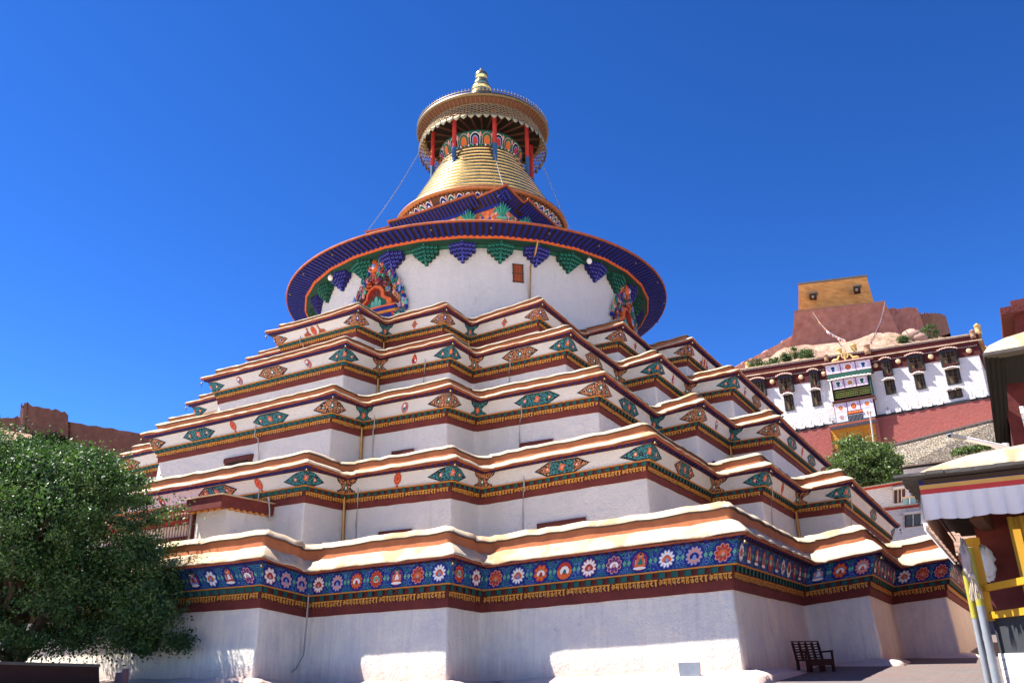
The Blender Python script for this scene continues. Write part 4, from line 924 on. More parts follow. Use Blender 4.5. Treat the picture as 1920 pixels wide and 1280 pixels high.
def branch(b, p0, p1, r0, r1, r, n=6, wob=.12):
    p0 = Vector(p0); p1 = Vector(p1); L = (p1 - p0).length
    pts = [p0.lerp(p1, t / n) + Vector((r.uniform(-1, 1), r.uniform(-1, 1), r.uniform(-.5, .5))) * wob * L * (0 if t in (0,) else .4) for t in range(n + 1)]
    b.tube(pts, [r0 + (r1 - r0) * t / n for t in range(n + 1)], BARK, 7); return pts
def tree(name, label, base, lobes, nclump, nper, size, m, seed, trunk_r=.3, group=None, keep=None, limbs=9, csz=(.35, .8)):
    """lobes: (x, y, z, rx, ry, rz) relative to the base"""
    r = random.Random(seed); t = thing(name, label, 'tree' if 'tree' in name else 'bush', base, 0, group)
    vol = [l[3] * l[4] * l[5] for l in lobes]; cen = []
    for q in range(nclump):
        l = r.choices(lobes, vol)[0]
        while True:
            p = Vector((r.uniform(-1, 1), r.uniform(-1, 1), r.uniform(-1, 1)))
            if .25 < p.length < 1: break
        if r.random() < .65: p = p.normalized() * r.uniform(.78, 1.05)
        cen.append((l[0] + p.x * l[3], l[1] + p.y * l[4], l[2] + p.z * l[5], r.uniform(*csz)))
    leaves('crown', t, cen, nper, (1, 1, .62), size, m, seed, .3, keep)
    if trunk_r:
        b = MB(); top = Vector((lobes[0][0] * .5, lobes[0][1] * .5, lobes[0][2] * .6)); pts = branch(b, (0, 0, -.3), top, trunk_r, trunk_r * .55, r)
        for q in range(limbs):
            c_ = r.choice(cen); s_ = pts[r.randint(2, 6)]; pp = branch(b, s_, Vector(c_[:3]), trunk_r * .38, .02, r, 6, .2)
            for _ in range(2): e = r.choice(cen); 
        b.build('trunk', t)
    return t
# the big dark tree in front of the left half of the stupa
TB = at(20, 1262, 20.0); TB.z = ground_z(TB.x, TB.y)
def rel(px, py, k, rx, ry, rz): p = at(px, py, k) - TB; return (p.x, p.y, p.z, rx, ry, rz)
lobes = [rel(60, 985, 20, 2.5, 2.0, 1.75), rel(175, 1000, 20, 1.75, 1.6, 1.75), rel(-100, 960, 20, 2.4, 2.0, 2.0), rel(215, 1130, 19.6, 1.5, 1.4, 1.2), rel(60, 1120, 19.5, 2.3, 1.5, 1.25), rel(-150, 1130, 19.5, 2.3, 1.6, 1.3), rel(300, 1165, 19.4, .85, 1.0, .75), rel(130, 905, 20, 1.25, 1.2, .85), rel(20, 880, 20, 1.25, 1.2, .75), rel(330, 1195, 19.4, .55, .8, .42), rel(270, 1120, 19.5, .8, .9, .8), rel(-90, 870, 20, 1.4, 1.2, .8)]
tree('shade_tree', 'dark leafy tree standing in front of the left wing of the stupa', TB, lobes, 600, 400, .076, LEAF, 5, .26, None, lambda P: (P[:, 1] + TB.y < -20.9) | ((P[:, 2] + TB.z > 3.2) & (P[:, 1] + TB.y < -19.6)), 40, (.10, .34))
p = at(1625, 900, 84); p.z = hill_z(p.x, p.y) + 2
dz = at(1627, 868, 84).z - p.z
tree('hillside_tree', 'round bushy green tree below the monastery balcony', p, [(0, 0, dz, 2.9, 2.6, 2.6), (1.2, -.3, dz - 1.0, 2.3, 2.2, 2.3), (-1.3, 0, dz - .8, 2.2, 2.0, 2.1), (.2, 0, dz + .9, 1.9, 1.8, 1.6), (2.4, 0, dz - 2.2, 1.6, 1.5, 1.6), (-.8, 0, dz - 2.6, 2.2, 1.6, 1.6), (2.6, 0, dz + .4, .8, .8, .7), (-2.9, 0, dz + .3, .7, .7, .9), (-.9, 0, dz + 2.5, .9, .8, .6), (1.4, 0, dz + 2.2, .7, .7, .7)], 190, 190, .28, LEAF2, 8, .3, None, None, 10, (.18, .6))
def hit_hill(px, py):
    k = 110.0
    while k < 300:
        q = at(px, py, k)
        if hill_z(q.x, q.y) >= q.z: return q
        k += .5
    return at(px, py, 190)
for j, (px, py, s, lab) in enumerate([(1450, 689, 1.5, 'dark green shrub at the foot of the red bastion, tallest of the left clump'), (1420, 695, 1.7, 'pale green shrub lowest on the slope beside the stupa eaves'), (1474, 676, .9, 'small thin shrub between the dark shrub and the clump of three'), (1495, 669, 1.55, 'leftmost and largest shrub of the three below the red bastion'), (1507, 671, 1.1, 'middle shrub of the three below the red bastion'), (1518, 672, 1.2, 'right shrub of the three below the red bastion'), (1746, 634, 2.0, 'broad bright green shrub beside the boulders behind the monastery roof'), (1694, 643, .9, 'little shrub behind the monastery roof left of the boulders'), (1430, 705, 1.3, 'low shrub just above the left end of the monastery roof'), (1818, 618, 1.7, 'pale shrub beside the gilded drum at the right end of the monastery roof')]):
    q = hit_hill(px, py); q.z = hill_z(q.x, q.y) - .1
    tree('hill_shrub', lab, q, [(0, 0, s * .8, s, s, s * .95), (s * .5, 0, s * .5, s * .6, s * .6, s * .6)], 26, 60, .34, LEAF3, 30 + j, .08, 'shrubs dotted over the hillside', None, 3, (.25, .45))
for j in range(26):     # greenery on the slope behind the big tree
    px = 6 + j * 9.5 + rng.uniform(-6, 6); py = 845 + rng.uniform(-10, 22) - (18 if 120 < px < 200 else 0); q = hit_hill(px, py)
    s = rng.uniform(1.2, 2.6); tree('hill_shrub', 'green shrub in the dense row below the red rampart', (q.x, q.y, hill_z(q.x, q.y) - .2), [(0, 0, s * .7, s, s, s * .9)], 22, 45, .5, LEAF3, 70 + j, 0, 'dense shrubs below the left rampart', None, 2, (.3, .6))

# ------------------------------------------------------------------ fort, ramparts and thangka tower on the ridge
def brick_mat(name, a, b_, mort, sc, rough=.95, bump=.6, ms=.02, stain=None):
    n = NT(name, rough, .1); o = n.tc.outputs['UV']; ob = n.tc.outputs['Object']
    br = n.t.nodes.new('ShaderNodeTexBrick'); n.val(br.inputs['Vector'], n.add(o, n.noise(ob, 1.5, 3, .5, 'Color'), .08)); br.inputs['Scale'].default_value = sc
    br.inputs['Color1'].default_value = (*a, 1); br.inputs['Color2'].default_value = (*b_, 1); br.inputs['Mortar'].default_value = (*mort, 1); br.inputs['Mortar Size'].default_value = ms
    c = n.mix(n.ramp(n.noise(ob, .5, 7, .7), (.42, (0, 0, 0)), (.7, (.7, .7, .7))), br.outputs[0], stain or tuple(x * .7 for x in a))
    n.bump(n.math('ADD', n.math('MULTIPLY', br.outputs[1], -.6), n.noise(ob, 3, 6)), bump, .12)
    return n.color(c)
ROUGHRED = mat('rammed_red_earth', (0.40, 0.19, 0.155), .95, var=.35, scale=.5, second=(.26, .11, .09), bump=1.0, bscale=1.8)
OCHREWALL = mat('ochre_wash', (0.66, 0.36, 0.125), .95, var=.4, scale=.55, second=(.40, .19, .06), bump=1.0, bscale=1.2, stretch=(.7, .7, 2.2))
REDWALL = brick_mat('red_washed_masonry', (.31, .095, .08), (.27, .08, .068), (.22, .07, .06), 1.2, stain=(.25, .085, .075))
WBRICK = brick_mat('whitewashed_brick', (.78, .77, .76), (.70, .68, .67), (.40, .37, .35), 1.9, .9, .8, .02, (.72, .63, .60))
def rubble():
    n = NT('rubble_stone', .95, .1); o = n.mp(n.tc.outputs['Object'], (1, 1, 1.7))
    c = n.sep(n.voro(o, 3.0, 'F1', 'Color')); e = n.voro(o, 3.0, 'DISTANCE_TO_EDGE')
    col = n.ramp(c[0], (0, (.30, .25, .19)), (.35, (.46, .39, .29)), (.6, (.38, .30, .21)), (.8, (.52, .46, .37)), (1, (.27, .24, .21)))
    col = n.mix(n.ramp(n.noise(o, .25, 5), (.4, (0, 0, 0)), (.65, (.6, .6, .6))), col, (.50, .41, .30))
    n.bump(n.math('ADD', n.ramp(e, (0, (0, 0, 0)), (.12, (1, 1, 1))), n.noise(o, 6, 4)), .9, .25)
    return n.color(n.mix(n.ramp(e, (0, (1, 1, 1)), (.05, (0, 0, 0))), col, (.17, .13, .10)))
STONE = rubble()
SLATE = mat('grey_slate', (.20, .19, .18), .9, scale=4, bump=.5, bscale=10)
def pixbox(b, quad, k, dep, m, top=None):
    """solid block: front face through four photograph points (BL, BR, TR, TL) at depth k, carried dep metres back"""
    ks = k if isinstance(k, (list, tuple)) else [k] * 4
    Fq = [at(x, y, kk) for (x, y), kk in zip(quad, ks)]; l_ = Fq[0] - Vector(CAM); l_.z = 0; l_.rotate(Matrix.Rotation(-.04, 3, 'Z')); d = Vector(dep) if not isinstance(dep, (int, float)) else l_.normalized() * dep
    Bq = [p + d for p in Fq]
    b.hexa([Fq[0], Fq[1], Bq[1], Bq[0], Fq[3], Fq[2], Bq[2], Bq[3]], m)
t = thing('thangka_tower', 'tall ochre wall tower with two small windows on top of the hill', 'tower', at(1565, 583, 238))
def child(b, name, t):      # world-built mesh hung under a thing's empty
    o = b.build(name); o.parent = t; o.matrix_parent_inverse = (Matrix.Translation(t.location) @ t.rotation_euler.to_matrix().to_4x4()).inverted(); return o
b = MB(); pixbox(b, [(1497, 592), (1640, 572), (1624.5, 517), (1497, 533)], [236, 240, 239, 235], 7, OCHREWALL); child(b, 'wall', t)
b = MB(); pixbox(b, [(1496, 533.5), (1625.5, 517.5), (1625, 514.5), (1496.5, 530.5)], [234.6, 238.6, 238.6, 234.6], 8, SLATE); child(b, 'coping', t)
for (x, y) in ((1524, 553), (1606, 539.5)):
    b = MB(); pixbox(b, [(x - 6, y + 5), (x + 6, y + 3.5), (x + 6, y - 4.5), (x - 6, y - 3)], 234.6, 3, mat('window_shadow', (.05, .03, .02))); pixbox(b, [(x - 7, y - 3), (x + 9, y - 5), (x + 9, y - 7), (x - 7, y - 5)], 234.2, 2, SLATE); pixbox(b, [(x - 2.2, y + 4.2), (x + 2.2, y + 3.5), (x + 2, y + .8), (x - 2.2, y + 1.5)], 234.3, 1, mat('pale_shutter', (.34, .30, .27), .9)); child(b, 'window', t)
def rough(b, quad, k, dep, m, seed, nx=14, nz=6, amp=.45, jag=.5):
    """weathered earthen wall: like pixbox, with an uneven face and a broken top"""
    r = random.Random(seed); ks = k if isinstance(k, list) else [k] * 4; Fq = [at(x, y, kk) for (x, y), kk in zip(quad, ks)]
    l_ = Fq[0] - Vector(CAM); l_.z = 0; l_.rotate(Matrix.Rotation(-.03, 3, 'Z')); d = l_.normalized() * dep; f_ = l_.normalized()
    rows = []
    for j in range(nz + 1):
        v = j / nz; row = []
        for i in range(nx + 1):
            u = i / nx; p = Fq[0].lerp(Fq[1], u).lerp(Fq[3].lerp(Fq[2], u), v) - f_ * r.uniform(0, amp)
            if j == nz: p.z += r.uniform(-jag, jag * .3) + (r.uniform(-jag, 0) if r.random() < .2 else 0)
            row.append(p)
        rows.append(row)
    rows.append([p + f_ * dep * .3 + Vector((0, 0, r.uniform(-.2, .3) * jag)) for p in rows[-1]]); rows.append([p + f_ * dep * .7 + Vector((0, 0, r.uniform(-.5, .1) * jag)) for p in rows[-1]]); rows.append([p - Vector((0, 0, 14)) for p in rows[-1]])
    b.grid(rows, m, False, False)
    for s in (0, -1): b.face([row[s] for row in rows][::(1 if s else -1)], m)
RUIN = mat('shaded_mud_brick', (0.145, 0.066, 0.05), .95, var=.4, scale=.5, second=(.09, .04, .032), bump=.9, bscale=2.5)  # earth brown, darkened so the shaded wall fronts are in the colour
def bastion(label, quads, cat='bastion', name='red_bastion', m=ROUGHRED, group='red earthen walls on the ridge'):
    if name == 'ruined_wall' or name == 'long_rampart': m = RUIN
    b = MB(); x, y = quads[0][0][0]; t = thing(name, label, cat, at(x, y, quads[0][1] if not isinstance(quads[0][1], list) else quads[0][1][0]), 0, group)
    for q_, (qd, k, dp) in enumerate(quads): rough(b, qd, k, dp, m, len(label) + q_, jag=.35 if 'ruin' not in name else .8)
    child(b, 'wall', t); return t
t = bastion('broad battered dark red bastion carrying the ochre tower', [([(1484, 650), (1694, 640), (1659, 566), (1490, 584)], [230, 234, 233, 229], 16)])
b = MB(); pixbox(b, [(1489, 586), (1660, 568), (1660, 563.5), (1490, 582)], [228.8, 232.8, 232.8, 228.8], 3, mat('dusty_coping', (.36, .19, .13), .95, scale=.6)); child(b, 'coping', t)
bastion('smaller red bastion stepping down right of the tower', [([(1655, 640), (1736, 622), (1719, 576), (1662, 578)], [243, 242, 242, 243], 10)])
bastion('rounded dark bastion at the far right of the ridge', [([(1718, 640), (1752, 635), (1750, 586), (1724, 586)], 247, 8), ([(1750, 635), (1782, 625), (1773, 590), (1749, 586)], [247.3, 251, 251, 247.3], 8)], m=mat('weathered_earth', (.24, .13, .095), .95, scale=.4, bump=.8, bscale=2))
bastion('pale red rampart climbing the ridge from behind the stupa to the bastion', [([(1340, 722), (1440, 668), (1440, 655), (1340, 703)], 232, 3), ([(1439, 668), (1492, 655), (1490, 625), (1439, 655)], 231.5, 3)], 'rampart', 'ridge_rampart', mat('pink_earth', (.54, .30, .235), .95, scale=.4, bump=.7, bscale=2))
bastion('tall ruined red block with a bright edge at the left end of the rampart', [([(42, 812), (128, 818), (128, 770), (46, 754)], [221, 216, 216, 221], 12), ([(34, 812), (46, 812), (52, 752), (40, 754)], [224, 220.5, 220.5, 224], 12)], 'ruin', 'ruined_wall')
bastion('low broken red wall at the left edge left of the tall ruin', [([(-60, 850), (44, 835), (40, 778), (-60, 786)], [228, 224, 224, 228], 5)], 'ruin', 'ruined_wall')
bastion('long red rampart sloping down behind the tree to the stupa', [([(122, 840), (330, 858), (330, 822), (124, 789)], [217, 206, 206, 217], 4)], 'rampart', 'long_rampart')
for j, (px, py, s) in enumerate(((1757, 612, 1.9), (1770, 617, 1.5), (1783, 618, 1.8), (1798, 620, 1.4), (1710, 630, 2.2), (1725, 633, 1.6))):
    q = hit_hill(px, py + 4); b = MB(); b.ball((0, 0, 0), s, mat('pale_rock', (.40, .25, .19), .95, scale=.9, bump=1, bscale=2), 9, 7, (1.3, 1, .8)); r = random.Random(j)
    b.v = [tuple(c * (1 + r.uniform(-.16, .16)) for c in v) for v in b.v]; o = b.build('boulder', None, (q.x, q.y, hill_z(q.x, q.y) + s * .2)); b.sm = [False]
    o.rotation_euler = (r.random() * .4, r.random() * .4, r.random() * 6)
    tag(o, ['largest pale boulder beside the rounded bastion', 'squat boulder second from the rounded bastion', 'boulder in the middle of the outcrop', 'rightmost boulder of the outcrop above the monastery roof', 'wide flat boulder below the stepped bastion', 'small boulder beside the bright green shrub'][j], 'boulder', 'boulders on the ridge')

# ------------------------------------------------------------------ monastery hall
MO = Vector((9.145, 78.83, 33.9)); MR = R_(-3)
mon = thing('monastery_hall', 'white monastery hall with dark red cornice, black framed windows and a painted balcony bay', 'monastery', MO, MR)
def T(u, z): return z + u * (.015 - .0072 * (z + 4.7))
def mbx(b, u0, u1, z0, z1, y0, y1, m, bat=0.0):
    """block on the façade; y is metres proud of the wall, bat widens the foot"""
    f = lambda u, z, y: (u, -y, T(u, z))
    b.hexa([f(u0, z0, y1 + bat), f(u1, z0, y1 + bat), f(u1, z0, y0), f(u0, z0, y0), f(u0, z1, y1), f(u1, z1, y1), f(u1, z1, y0), f(u0, z1, y0)], m)
GILTM = mat('matte_gilt', (.66, .42, .14), .5, .35, scale=4)
TAR = mat('black_tar_paint', (.022, .024, .028), .85)
b = MB(); mbx(b, -16.5, 14.8, -4.75, 1.3, -13, 0, WBRICK, 0)
mw = b.build('white_wall', mon)
b = MB(); mbx(b, -17, 15.1, -5.02, -4.66, -13, .16, TAR, 0); b.build('black_string_course', mon)
b = MB(); mbx(b, -17, 15.0, -14.0, -4.98, -13, .10, REDWALL, .55); b.build('red_base_wall', mon)
BEAM = mat('maroon_brushwood', (.085, .016, .015), .95, scale=2, bump=.8, bscale=14)
b = MB(); mbx(b, -16.7, 15.0, 1.3, 2.62, -13, .05, BEAM)
n = 150
for j in range(n):
    u = -16.6 + 31.5 * j / n
    mbx(b, u, u + .1, 2.66, 2.74, 0, .16, WPAINT); mbx(b, u, u + .1, 4.27, 4.35, -.1, .03, WPAINT)
mbx(b, -16.8, 15.1, 2.62, 2.66, -13, .12, BEAM); mbx(b, -16.8, 15.1, 2.75, 3.30, -13, .22, BEAM); mbx(b, -17, 15.5, 3.30, 3.42, -13, .42, COPING); mbx(b, -16.9, 15.2, 3.42, 4.42, -12, -.05, BEAM); mbx(b, -17, 15.5, 4.42, 4.54, -12.4, .14, COPING)
b.build('cornice', mon)
b = MB()
for u, z in ((-10.89, 2.13), (-6.89, 2.13), (-3.85, 2.1), (2.81, 2.12), (5.62, 2.2), (9.49, 2.12), (13.84, 2.1)):
    rows = [[(u + r * math.cos(a), -y, T(u, z) + r * math.sin(a)) for a in [2 * math.pi * q / 16 for q in range(16)]] for r, y in ((.34, .06), (.33, .14), (.2, .20), (.02, .22))]
    b = MB(); b.grid(rows, mat('brass_disc', (.75, .50, .26), .45, .3), True, True); b.build('brass_disc', mon)
WOODW = mat('window_lattice_wood', (.12, .075, .035), .8, scale=5)
CLOTH = mat('sunbleached_valance', (.62, .42, .34), .9, scale=3)
CLOTHW = mat('white_valance', (.74, .68, .62), .9, scale=3)
def awn(b, u0, u1, z, dep, m, n=9, h=.16, curve=.18):
    us = [u0 + (u1 - u0) * q / (n * 4) for q in range(n * 4 + 1)]
    g = lambda q: .03 * math.sin(q * 1.57) + curve * (1 - 1.6 * abs(q / (n * 2) - 1) ** 2)
    rows = []
    for y, dz_ in ((.02, .16), (dep, .0), (dep + .02, -h), (dep - .06, -h - .02)): rows.append([(u, -y - .03 * math.sin(q * 1.57), T(u, z + dz_ + g(q))) for q, u in enumerate(us)])
    b.grid(rows, m, False, True)
def mwin(uc, wd, z1, z0, big, cl, nm='window'):
    b = MB(); u0, u1 = uc - wd / 2, uc + wd / 2; d = .42 if big else .06
    mbx(b, u0 - .16, u0 + .04, z0 - .12, z1, 0, d + .02, TAR, .04); mbx(b, u1 - .04, u1 + .16, z0 - .12, z1, 0, d + .02, TAR, .04); mbx(b, u0 + .04, u1 - .04, z0 - .16, z0, 0, d + .03, TAR if not big else LINTEL)
    mbx(b, u0 + .04, u1 - .04, z0, z1, -.2, max(.02, d - .10), DARK)
    if big: mbx(b, u0 - .05, u1 + .05, z1 - .35, z1, .0, d + .08, mat('dark_carved_lintel', (.03, .028, .05), .8)); mbx(b, u0 - .02, u1 + .02, z0 - .08, z0 + .10, 0, d + .05, LINTEL)
    nn_ = max(2, int(wd / .45))
    for q in range(nn_ + 1): u = u0 + .06 + (wd - .2) * q / nn_; mbx(b, u, u + .08, z0, z1 - (.35 if big else .2), max(.0, d - .1), d, WOODW)
    for q in range(3): z = z0 + (z1 - z0 - .35) * (q + .5) / 3; mbx(b, u0 + .04, u1 - .04, z, z + .05, max(0, d - .1), max(.04, d - .03), WOODW)
    for q in range(nn_): 
        if q % 2 == 0: u = u0 + .06 + (wd - .2) * q / nn_; mbx(b, u + .1, u + (wd - .2) / nn_ - .02, z0 + .05, z0 + (z1 - z0) * .55, max(0, d - .13), max(.03, d - .08), WOODW)
    o = b.build(nm, mon); b = MB(); awn(b, u0 - .32, u1 + .32, z1 + .06, d + .5, cl, 5 if wd < 1.2 else 7); b.build('valance', o); return o
for uc, wd in ((-12.9, 1.8), (-9.0, 1.65), (-5.1, .9), (4.17, .85), (7.65, 1.6), (11.5, 1.7)): mwin(uc, wd, 2.62, .48, True, CLOTH)
for uc, wd, z1, z0 in ((-12.9, 1.0, .05, -1.95), (-9.0, .95, .05, -1.95), (-5.3, .9, .05, -1.95), (4.07, .95, -.18, -2.05), (7.65, .88, -.02, -2.05), (11.5, 1.3, -.08, -2.15), (10.9, .5, -3.05, -4.1), (11.65, .55, -3.0, -4.1)): mwin(uc, wd, z1, z0, False, CLOTHW)
b = MB()
for j in range(25):
    u = -15 + j * 1.22
    if -3.9 < u < 2.2 or 10.3 < u < 12.2: continue
    b = MB(); b.lathe([(.17, 0), (.15, .06), (.05, .12), (.03, .5), (0, .55)], (u, -.2, T(u, -4.3)), mat('clay', (.34, .25, .20), .9), 7); mbx(b, u - .3, u + .3, -4.75, -4.28, 0, .3, WPAINT); b.build('roof_votive', mon)
# painted cloth bay
CLP = lambda nm, a, c2: filigree(nm, a, a, c2)
BANNER = MATS.get('banner') or (lambda n: n.color(n.mix(n.ramp(n.voro(n.add(n.tc.outputs['UV'], n.noise(n.tc.outputs['UV'], 4, 2, .5, 'Color'), .15), 3.2, 'F1'), (0, (1, 1, 1)), (.11, (0, 0, 0)), (.2, (1, 1, 1)), (.29, (0, 0, 0)), const=True), (.62, .52, .57), (.40, .06, .17))))(NT('banner', .9, .1))
BAN2 = (lambda n: n.color(n.mix(n.ramp(n.voro(n.tc.outputs['UV'], 4.5, 'F1'), (0, (1, 1, 1)), (.14, (0, 0, 0)), const=True), (.66, .72, .72), (.12, .42, .48))))(NT('banner_pale', .9, .1))
def panel(u0, u1, z0, z1, y, m, mot, mm, par, nm='banner'):
    b = MB(); mbx(b, u0, u1, z0, z1, y - .03, y, m); uc, zc = (u0 + u1) / 2, (z0 + z1) / 2; f = lambda x, z, d: (uc + x, -y - d, T(uc + x, zc + z)); w_, h = (u1 - u0) / 2, (z1 - z0) / 2
    b.face([f(x, z, .01) for x, z in ell(w_ * .62, h * .70, 16)], WPAINT)
    if mot == 'disc': b.face([f(x, z, .02) for x, z in ell(h * .6, h * .6, 16)], mm); b.face([f(x, z, .03) for x, z in ell(h * .42, h * .42, 14)], ORANGE)
    elif mot == 'vase':
        b.face([f(x * h, z * h, .02) for x, z in ((-.35, -.55), (.35, -.55), (.18, -.2), (.42, .2), (.3, .5), (-.3, .5), (-.42, .2), (-.18, -.2))], mm); b.face([f(x, z, .03) for x, z in ell(h * .14, h * .14, 8)], TEAL)
    else:
        for q in range(6): a = q * 1.047; b.face([f(x, z, .02 + .002 * q) for x, z in ell(h * .24, h * .24, 8, h * .28 * math.cos(a), h * .28 * math.sin(a))], mm)
        b.face([f(x, z, .04) for x, z in ell(h * .2, h * .2, 8)], OCHRE)
    for u in (u0, u1 - .05): mbx(b, u, u + .05, z0, z1, y - .03, y + .015, PURPLE)
    b.build(nm, par)
b = MB(); mbx(b, -3.4, 2.45, 1.05, 3.05, 0, .95, BEAM); mbx(b, -3.3, 2.35, 1.05, 1.55, 0, .98, GDK); mbx(b, -3.6, 2.7, 3.0, 3.12, 0, 1.35, CLOTH)
mbx(b, -3.05, 2.0, -2.25, .75, 0, .80, DARK); mbx(b, -3.05, -2.9, -2.2, .8, .8, 1.3, WPAINT); mbx(b, 1.9, 2.05, -2.2, .8, .8, 1.3, GDK)
for q in range(22): u = -2.9 + 4.7 * q / 22; mbx(b, u, u + .06, -1.75, -1.15, .9, 1.1, mat('balcony_green', (.14, .17, .04), .8))
for z in (-1.8, -1.5, -1.2, -.95): mbx(b, -2.9, 1.9, z, z + .06, .9, 1.12, MATS['balcony_green'])
for u in (-2.9, -1.35, .3, 1.85): mbx(b, u, u + .07, -2.0, -.7, .88, 1.14, LINTEL)
mbx(b, -3.15, 2.15, -2.35, -2.2, 0, 1.35, LINTEL); mbx(b, -3.3, 2.2, -2.6, -2.4, 0, 1.0, mat('dusty_board', (.40, .26, .2), .9))
mbx(b, -3.2, 1.9, -5.0, -2.6, 0, .35, DARK); mbx(b, -3.9, 1.9, -5.62, -5.42, 0, 1.9, FASCIA); mbx(b, -3.9, 1.9, -5.8, -5.62, 0, 1.8, mat('painted_joists', (.13, .14, .20), .8))
bay = b.build('balcony_bay', mon)
for q in range(3):
    u0 = -3.35 + 1.93 * q; panel(u0, u0 + 1.93, 1.6, 2.85, 1.0, BANNER, ('vase', 'disc', 'vase')[q], (BLUE, RED, BLUE)[q], bay)
    u0 = -2.75 + 1.5 * q; panel(u0, u0 + 1.5, -.62, .62, 1.2, BANNER, ('vase', 'flower', 'vase')[q], (GDK, OCHRE, GDK)[q], bay)
    u0 = -3.05 + 1.65 * q; panel(u0, u0 + 1.65, -3.75, -2.55, 1.1, BANNER, ('flower', 'disc', 'flower')[q], (ORANGE, RED, ORANGE)[q], bay)
for u0 in (-3.05, .35): panel(u0, u0 + 1.55, -5.0, -3.75, 1.08, BAN2, 'flower', (PINK, OCHRE)[u0 > 0], bay)
b = MB(); awn(b, -3.2, 2.3, .78, 1.5, CLOTHW, 12, .2, .05); b.build('valance', bay)
b = MB(); awn(b, -1.45, .4, -3.9, 1.2, ORANGE, 6, .3, .0); b.build('door_valance', bay)
b = MB()
for q in range(34): u = -3.75 + 5.55 * q / 33; b.bar((u, -1.8, T(u, -5.42)), (u, -1.8, T(u, -4.5)), .035, STEEL)
b.bar((-3.8, -1.8, T(-3.8, -4.5)), (1.85, -1.8, T(1.85, -4.5)), .06, STEEL); b.bar((-3.75, -1.8, T(-3.75, -5.4)), (-3.75, 0, T(-3.75, -5.4)), .05, STEEL); b.bar((-3.75, -1.8, T(-3.75, -4.5)), (-3.75, 0, T(-3.75, -4.5)), .05, STEEL); b.build('railing', bay)
b = MB(); mbx(b, -4.1, 1.6, -8.2, -5.8, .0, .72, mat('ochre_shutter', (.50, .20, .02), .8, scale=2))
for u in (-2.3, -.2): mbx(b, u, u + .12, -8.2, -5.8, .7, .85, OCHRE)
mbx(b, -4.4, -4.05, -8.4, -5.8, 0, .9, REDWALL); mbx(b, 1.55, 1.95, -8.4, -5.8, 0, .9, REDWALL); b.build('ground_doors', mon)
for u, z, s in ((-3.18, 3.72, .9), (-1.46, 4.3, 1.1), (.43, 4.35, 1.3), (2.18, 3.8, 1.3), (14.66, 3.75, 1.0), (15.3, 4.45, 1.25), (-14.3, 4.45, 1.0)):
    b = MB(); b.lathe([(.25 * s, 0), (.30 * s, .04), (.30 * s, .22 * s), (.34 * s, .26 * s), (.28 * s, .34 * s), (.30 * s, .9 * s), (.35 * s, .95 * s), (.3 * s, 1.05 * s), (.12 * s, 1.12 * s), (0, 1.3 * s)], (u, -.1 if z < 4.3 else .6, T(u, z)), mat('brown_felt', (.34, .20, .12), .9) if u in (-3.18, 2.18, 14.66) else GILTM, 14); b.build('gilded_drum', mon)
b = MB(); b.tube([(-.6, -1.0, T(-.6, 3.12)), (-.6, -1.0, T(-.6, 3.9))], .12, GILTM, 8)      # wheel and two deer over the bay
rows = [[(-.6 + r * math.cos(a), -1.0 + y, T(-.6, 3.95) + r * math.sin(a)) for a in [2 * math.pi * q / 18 for q in range(18)]] for r, y in ((.5, -.05), (.5, .05), (.34, .05), (.34, -.05))]
b.grid(rows + rows[:1], GILTM, True)
for q in range(4): a = q * math.pi / 4; b.bar((-.6 - .45 * math.cos(a), -1, T(-.6, 3.95) - .45 * math.sin(a)), (-.6 + .45 * math.cos(a), -1, T(-.6, 3.95) + .45 * math.sin(a)), .05, GILTM)
for sg in (-1, 1):
    x = -.6 + sg * 1.25; z = T(x, 3.12); b.tube([(x + sg * .5, -1, z + .22), (x + sg * .2, -1, z + .3), (x - sg * .25, -1, z + .3), (x - sg * .42, -1, z + .55), (x - sg * .5, -1, z + .78), (x - sg * .68, -1, z + .74)], [.1, .2, .19, .11, .1, .05], GILTM, 8); b.tube([(x + sg * .45, -1, z + .1), (x - sg * .4, -1, z + .08)], .1, GILTM, 6)
b.build('deer_and_wheel', mon)
# terrace wall of rubble below the hall, street lamp pole, prayer flags
t = thing('retaining_wall', 'pale rubble stone retaining wall below the red base of the monastery', 'wall', at(1700, 870, 106))
b = MB(); pixbox(b, [(1520, 960), (1900, 925), (1880, 782), (1540, 868)], [101, 93, 96.5, 105], 5, STONE); child(b, 'wall', t)
b = MB(); pixbox(b, [(1540, 868.5), (1880, 782.5), (1880, 779.5), (1540, 865.5)], [104.8, 96.3, 96.3, 104.8], 3, mat('pale_dust', (.46, .36, .28), .95)); child(b, 'coping', t)
t = thing('grass_tuft', 'patch of green grass at the foot of the rubble wall beside the dark curtain', 'grass', at(1835, 843, 91)); t['kind'] = 'stuff'
leaves('blades', t, [((q - 9) * .25, (q % 3) * .2, .25 - .02 * (q - 9) * -1, .35) for q in range(19)], 60, (1, .6, .5), .35, LEAF2, 4, -1.5)
t = thing('white_pole', 'slim white pole standing in front of the monastery balcony', 'pole', at(1641, 850, 90)); b = MB(); b.tube([at(1641, 850, 90), at(1630.5, 772, 90)], [.09, .07], WPAINT, 8); child(b, 'shaft', t); b = MB(); b.ball(at(1630.5, 771, 90), .12, WPAINT, 8, 5); child(b, 'cap', t)
FLAGC = [BLUE, WPAINT, RED, GREEN, mat('flag_yellow', (.72, .48, .06), .9), PINK, ORANGE]
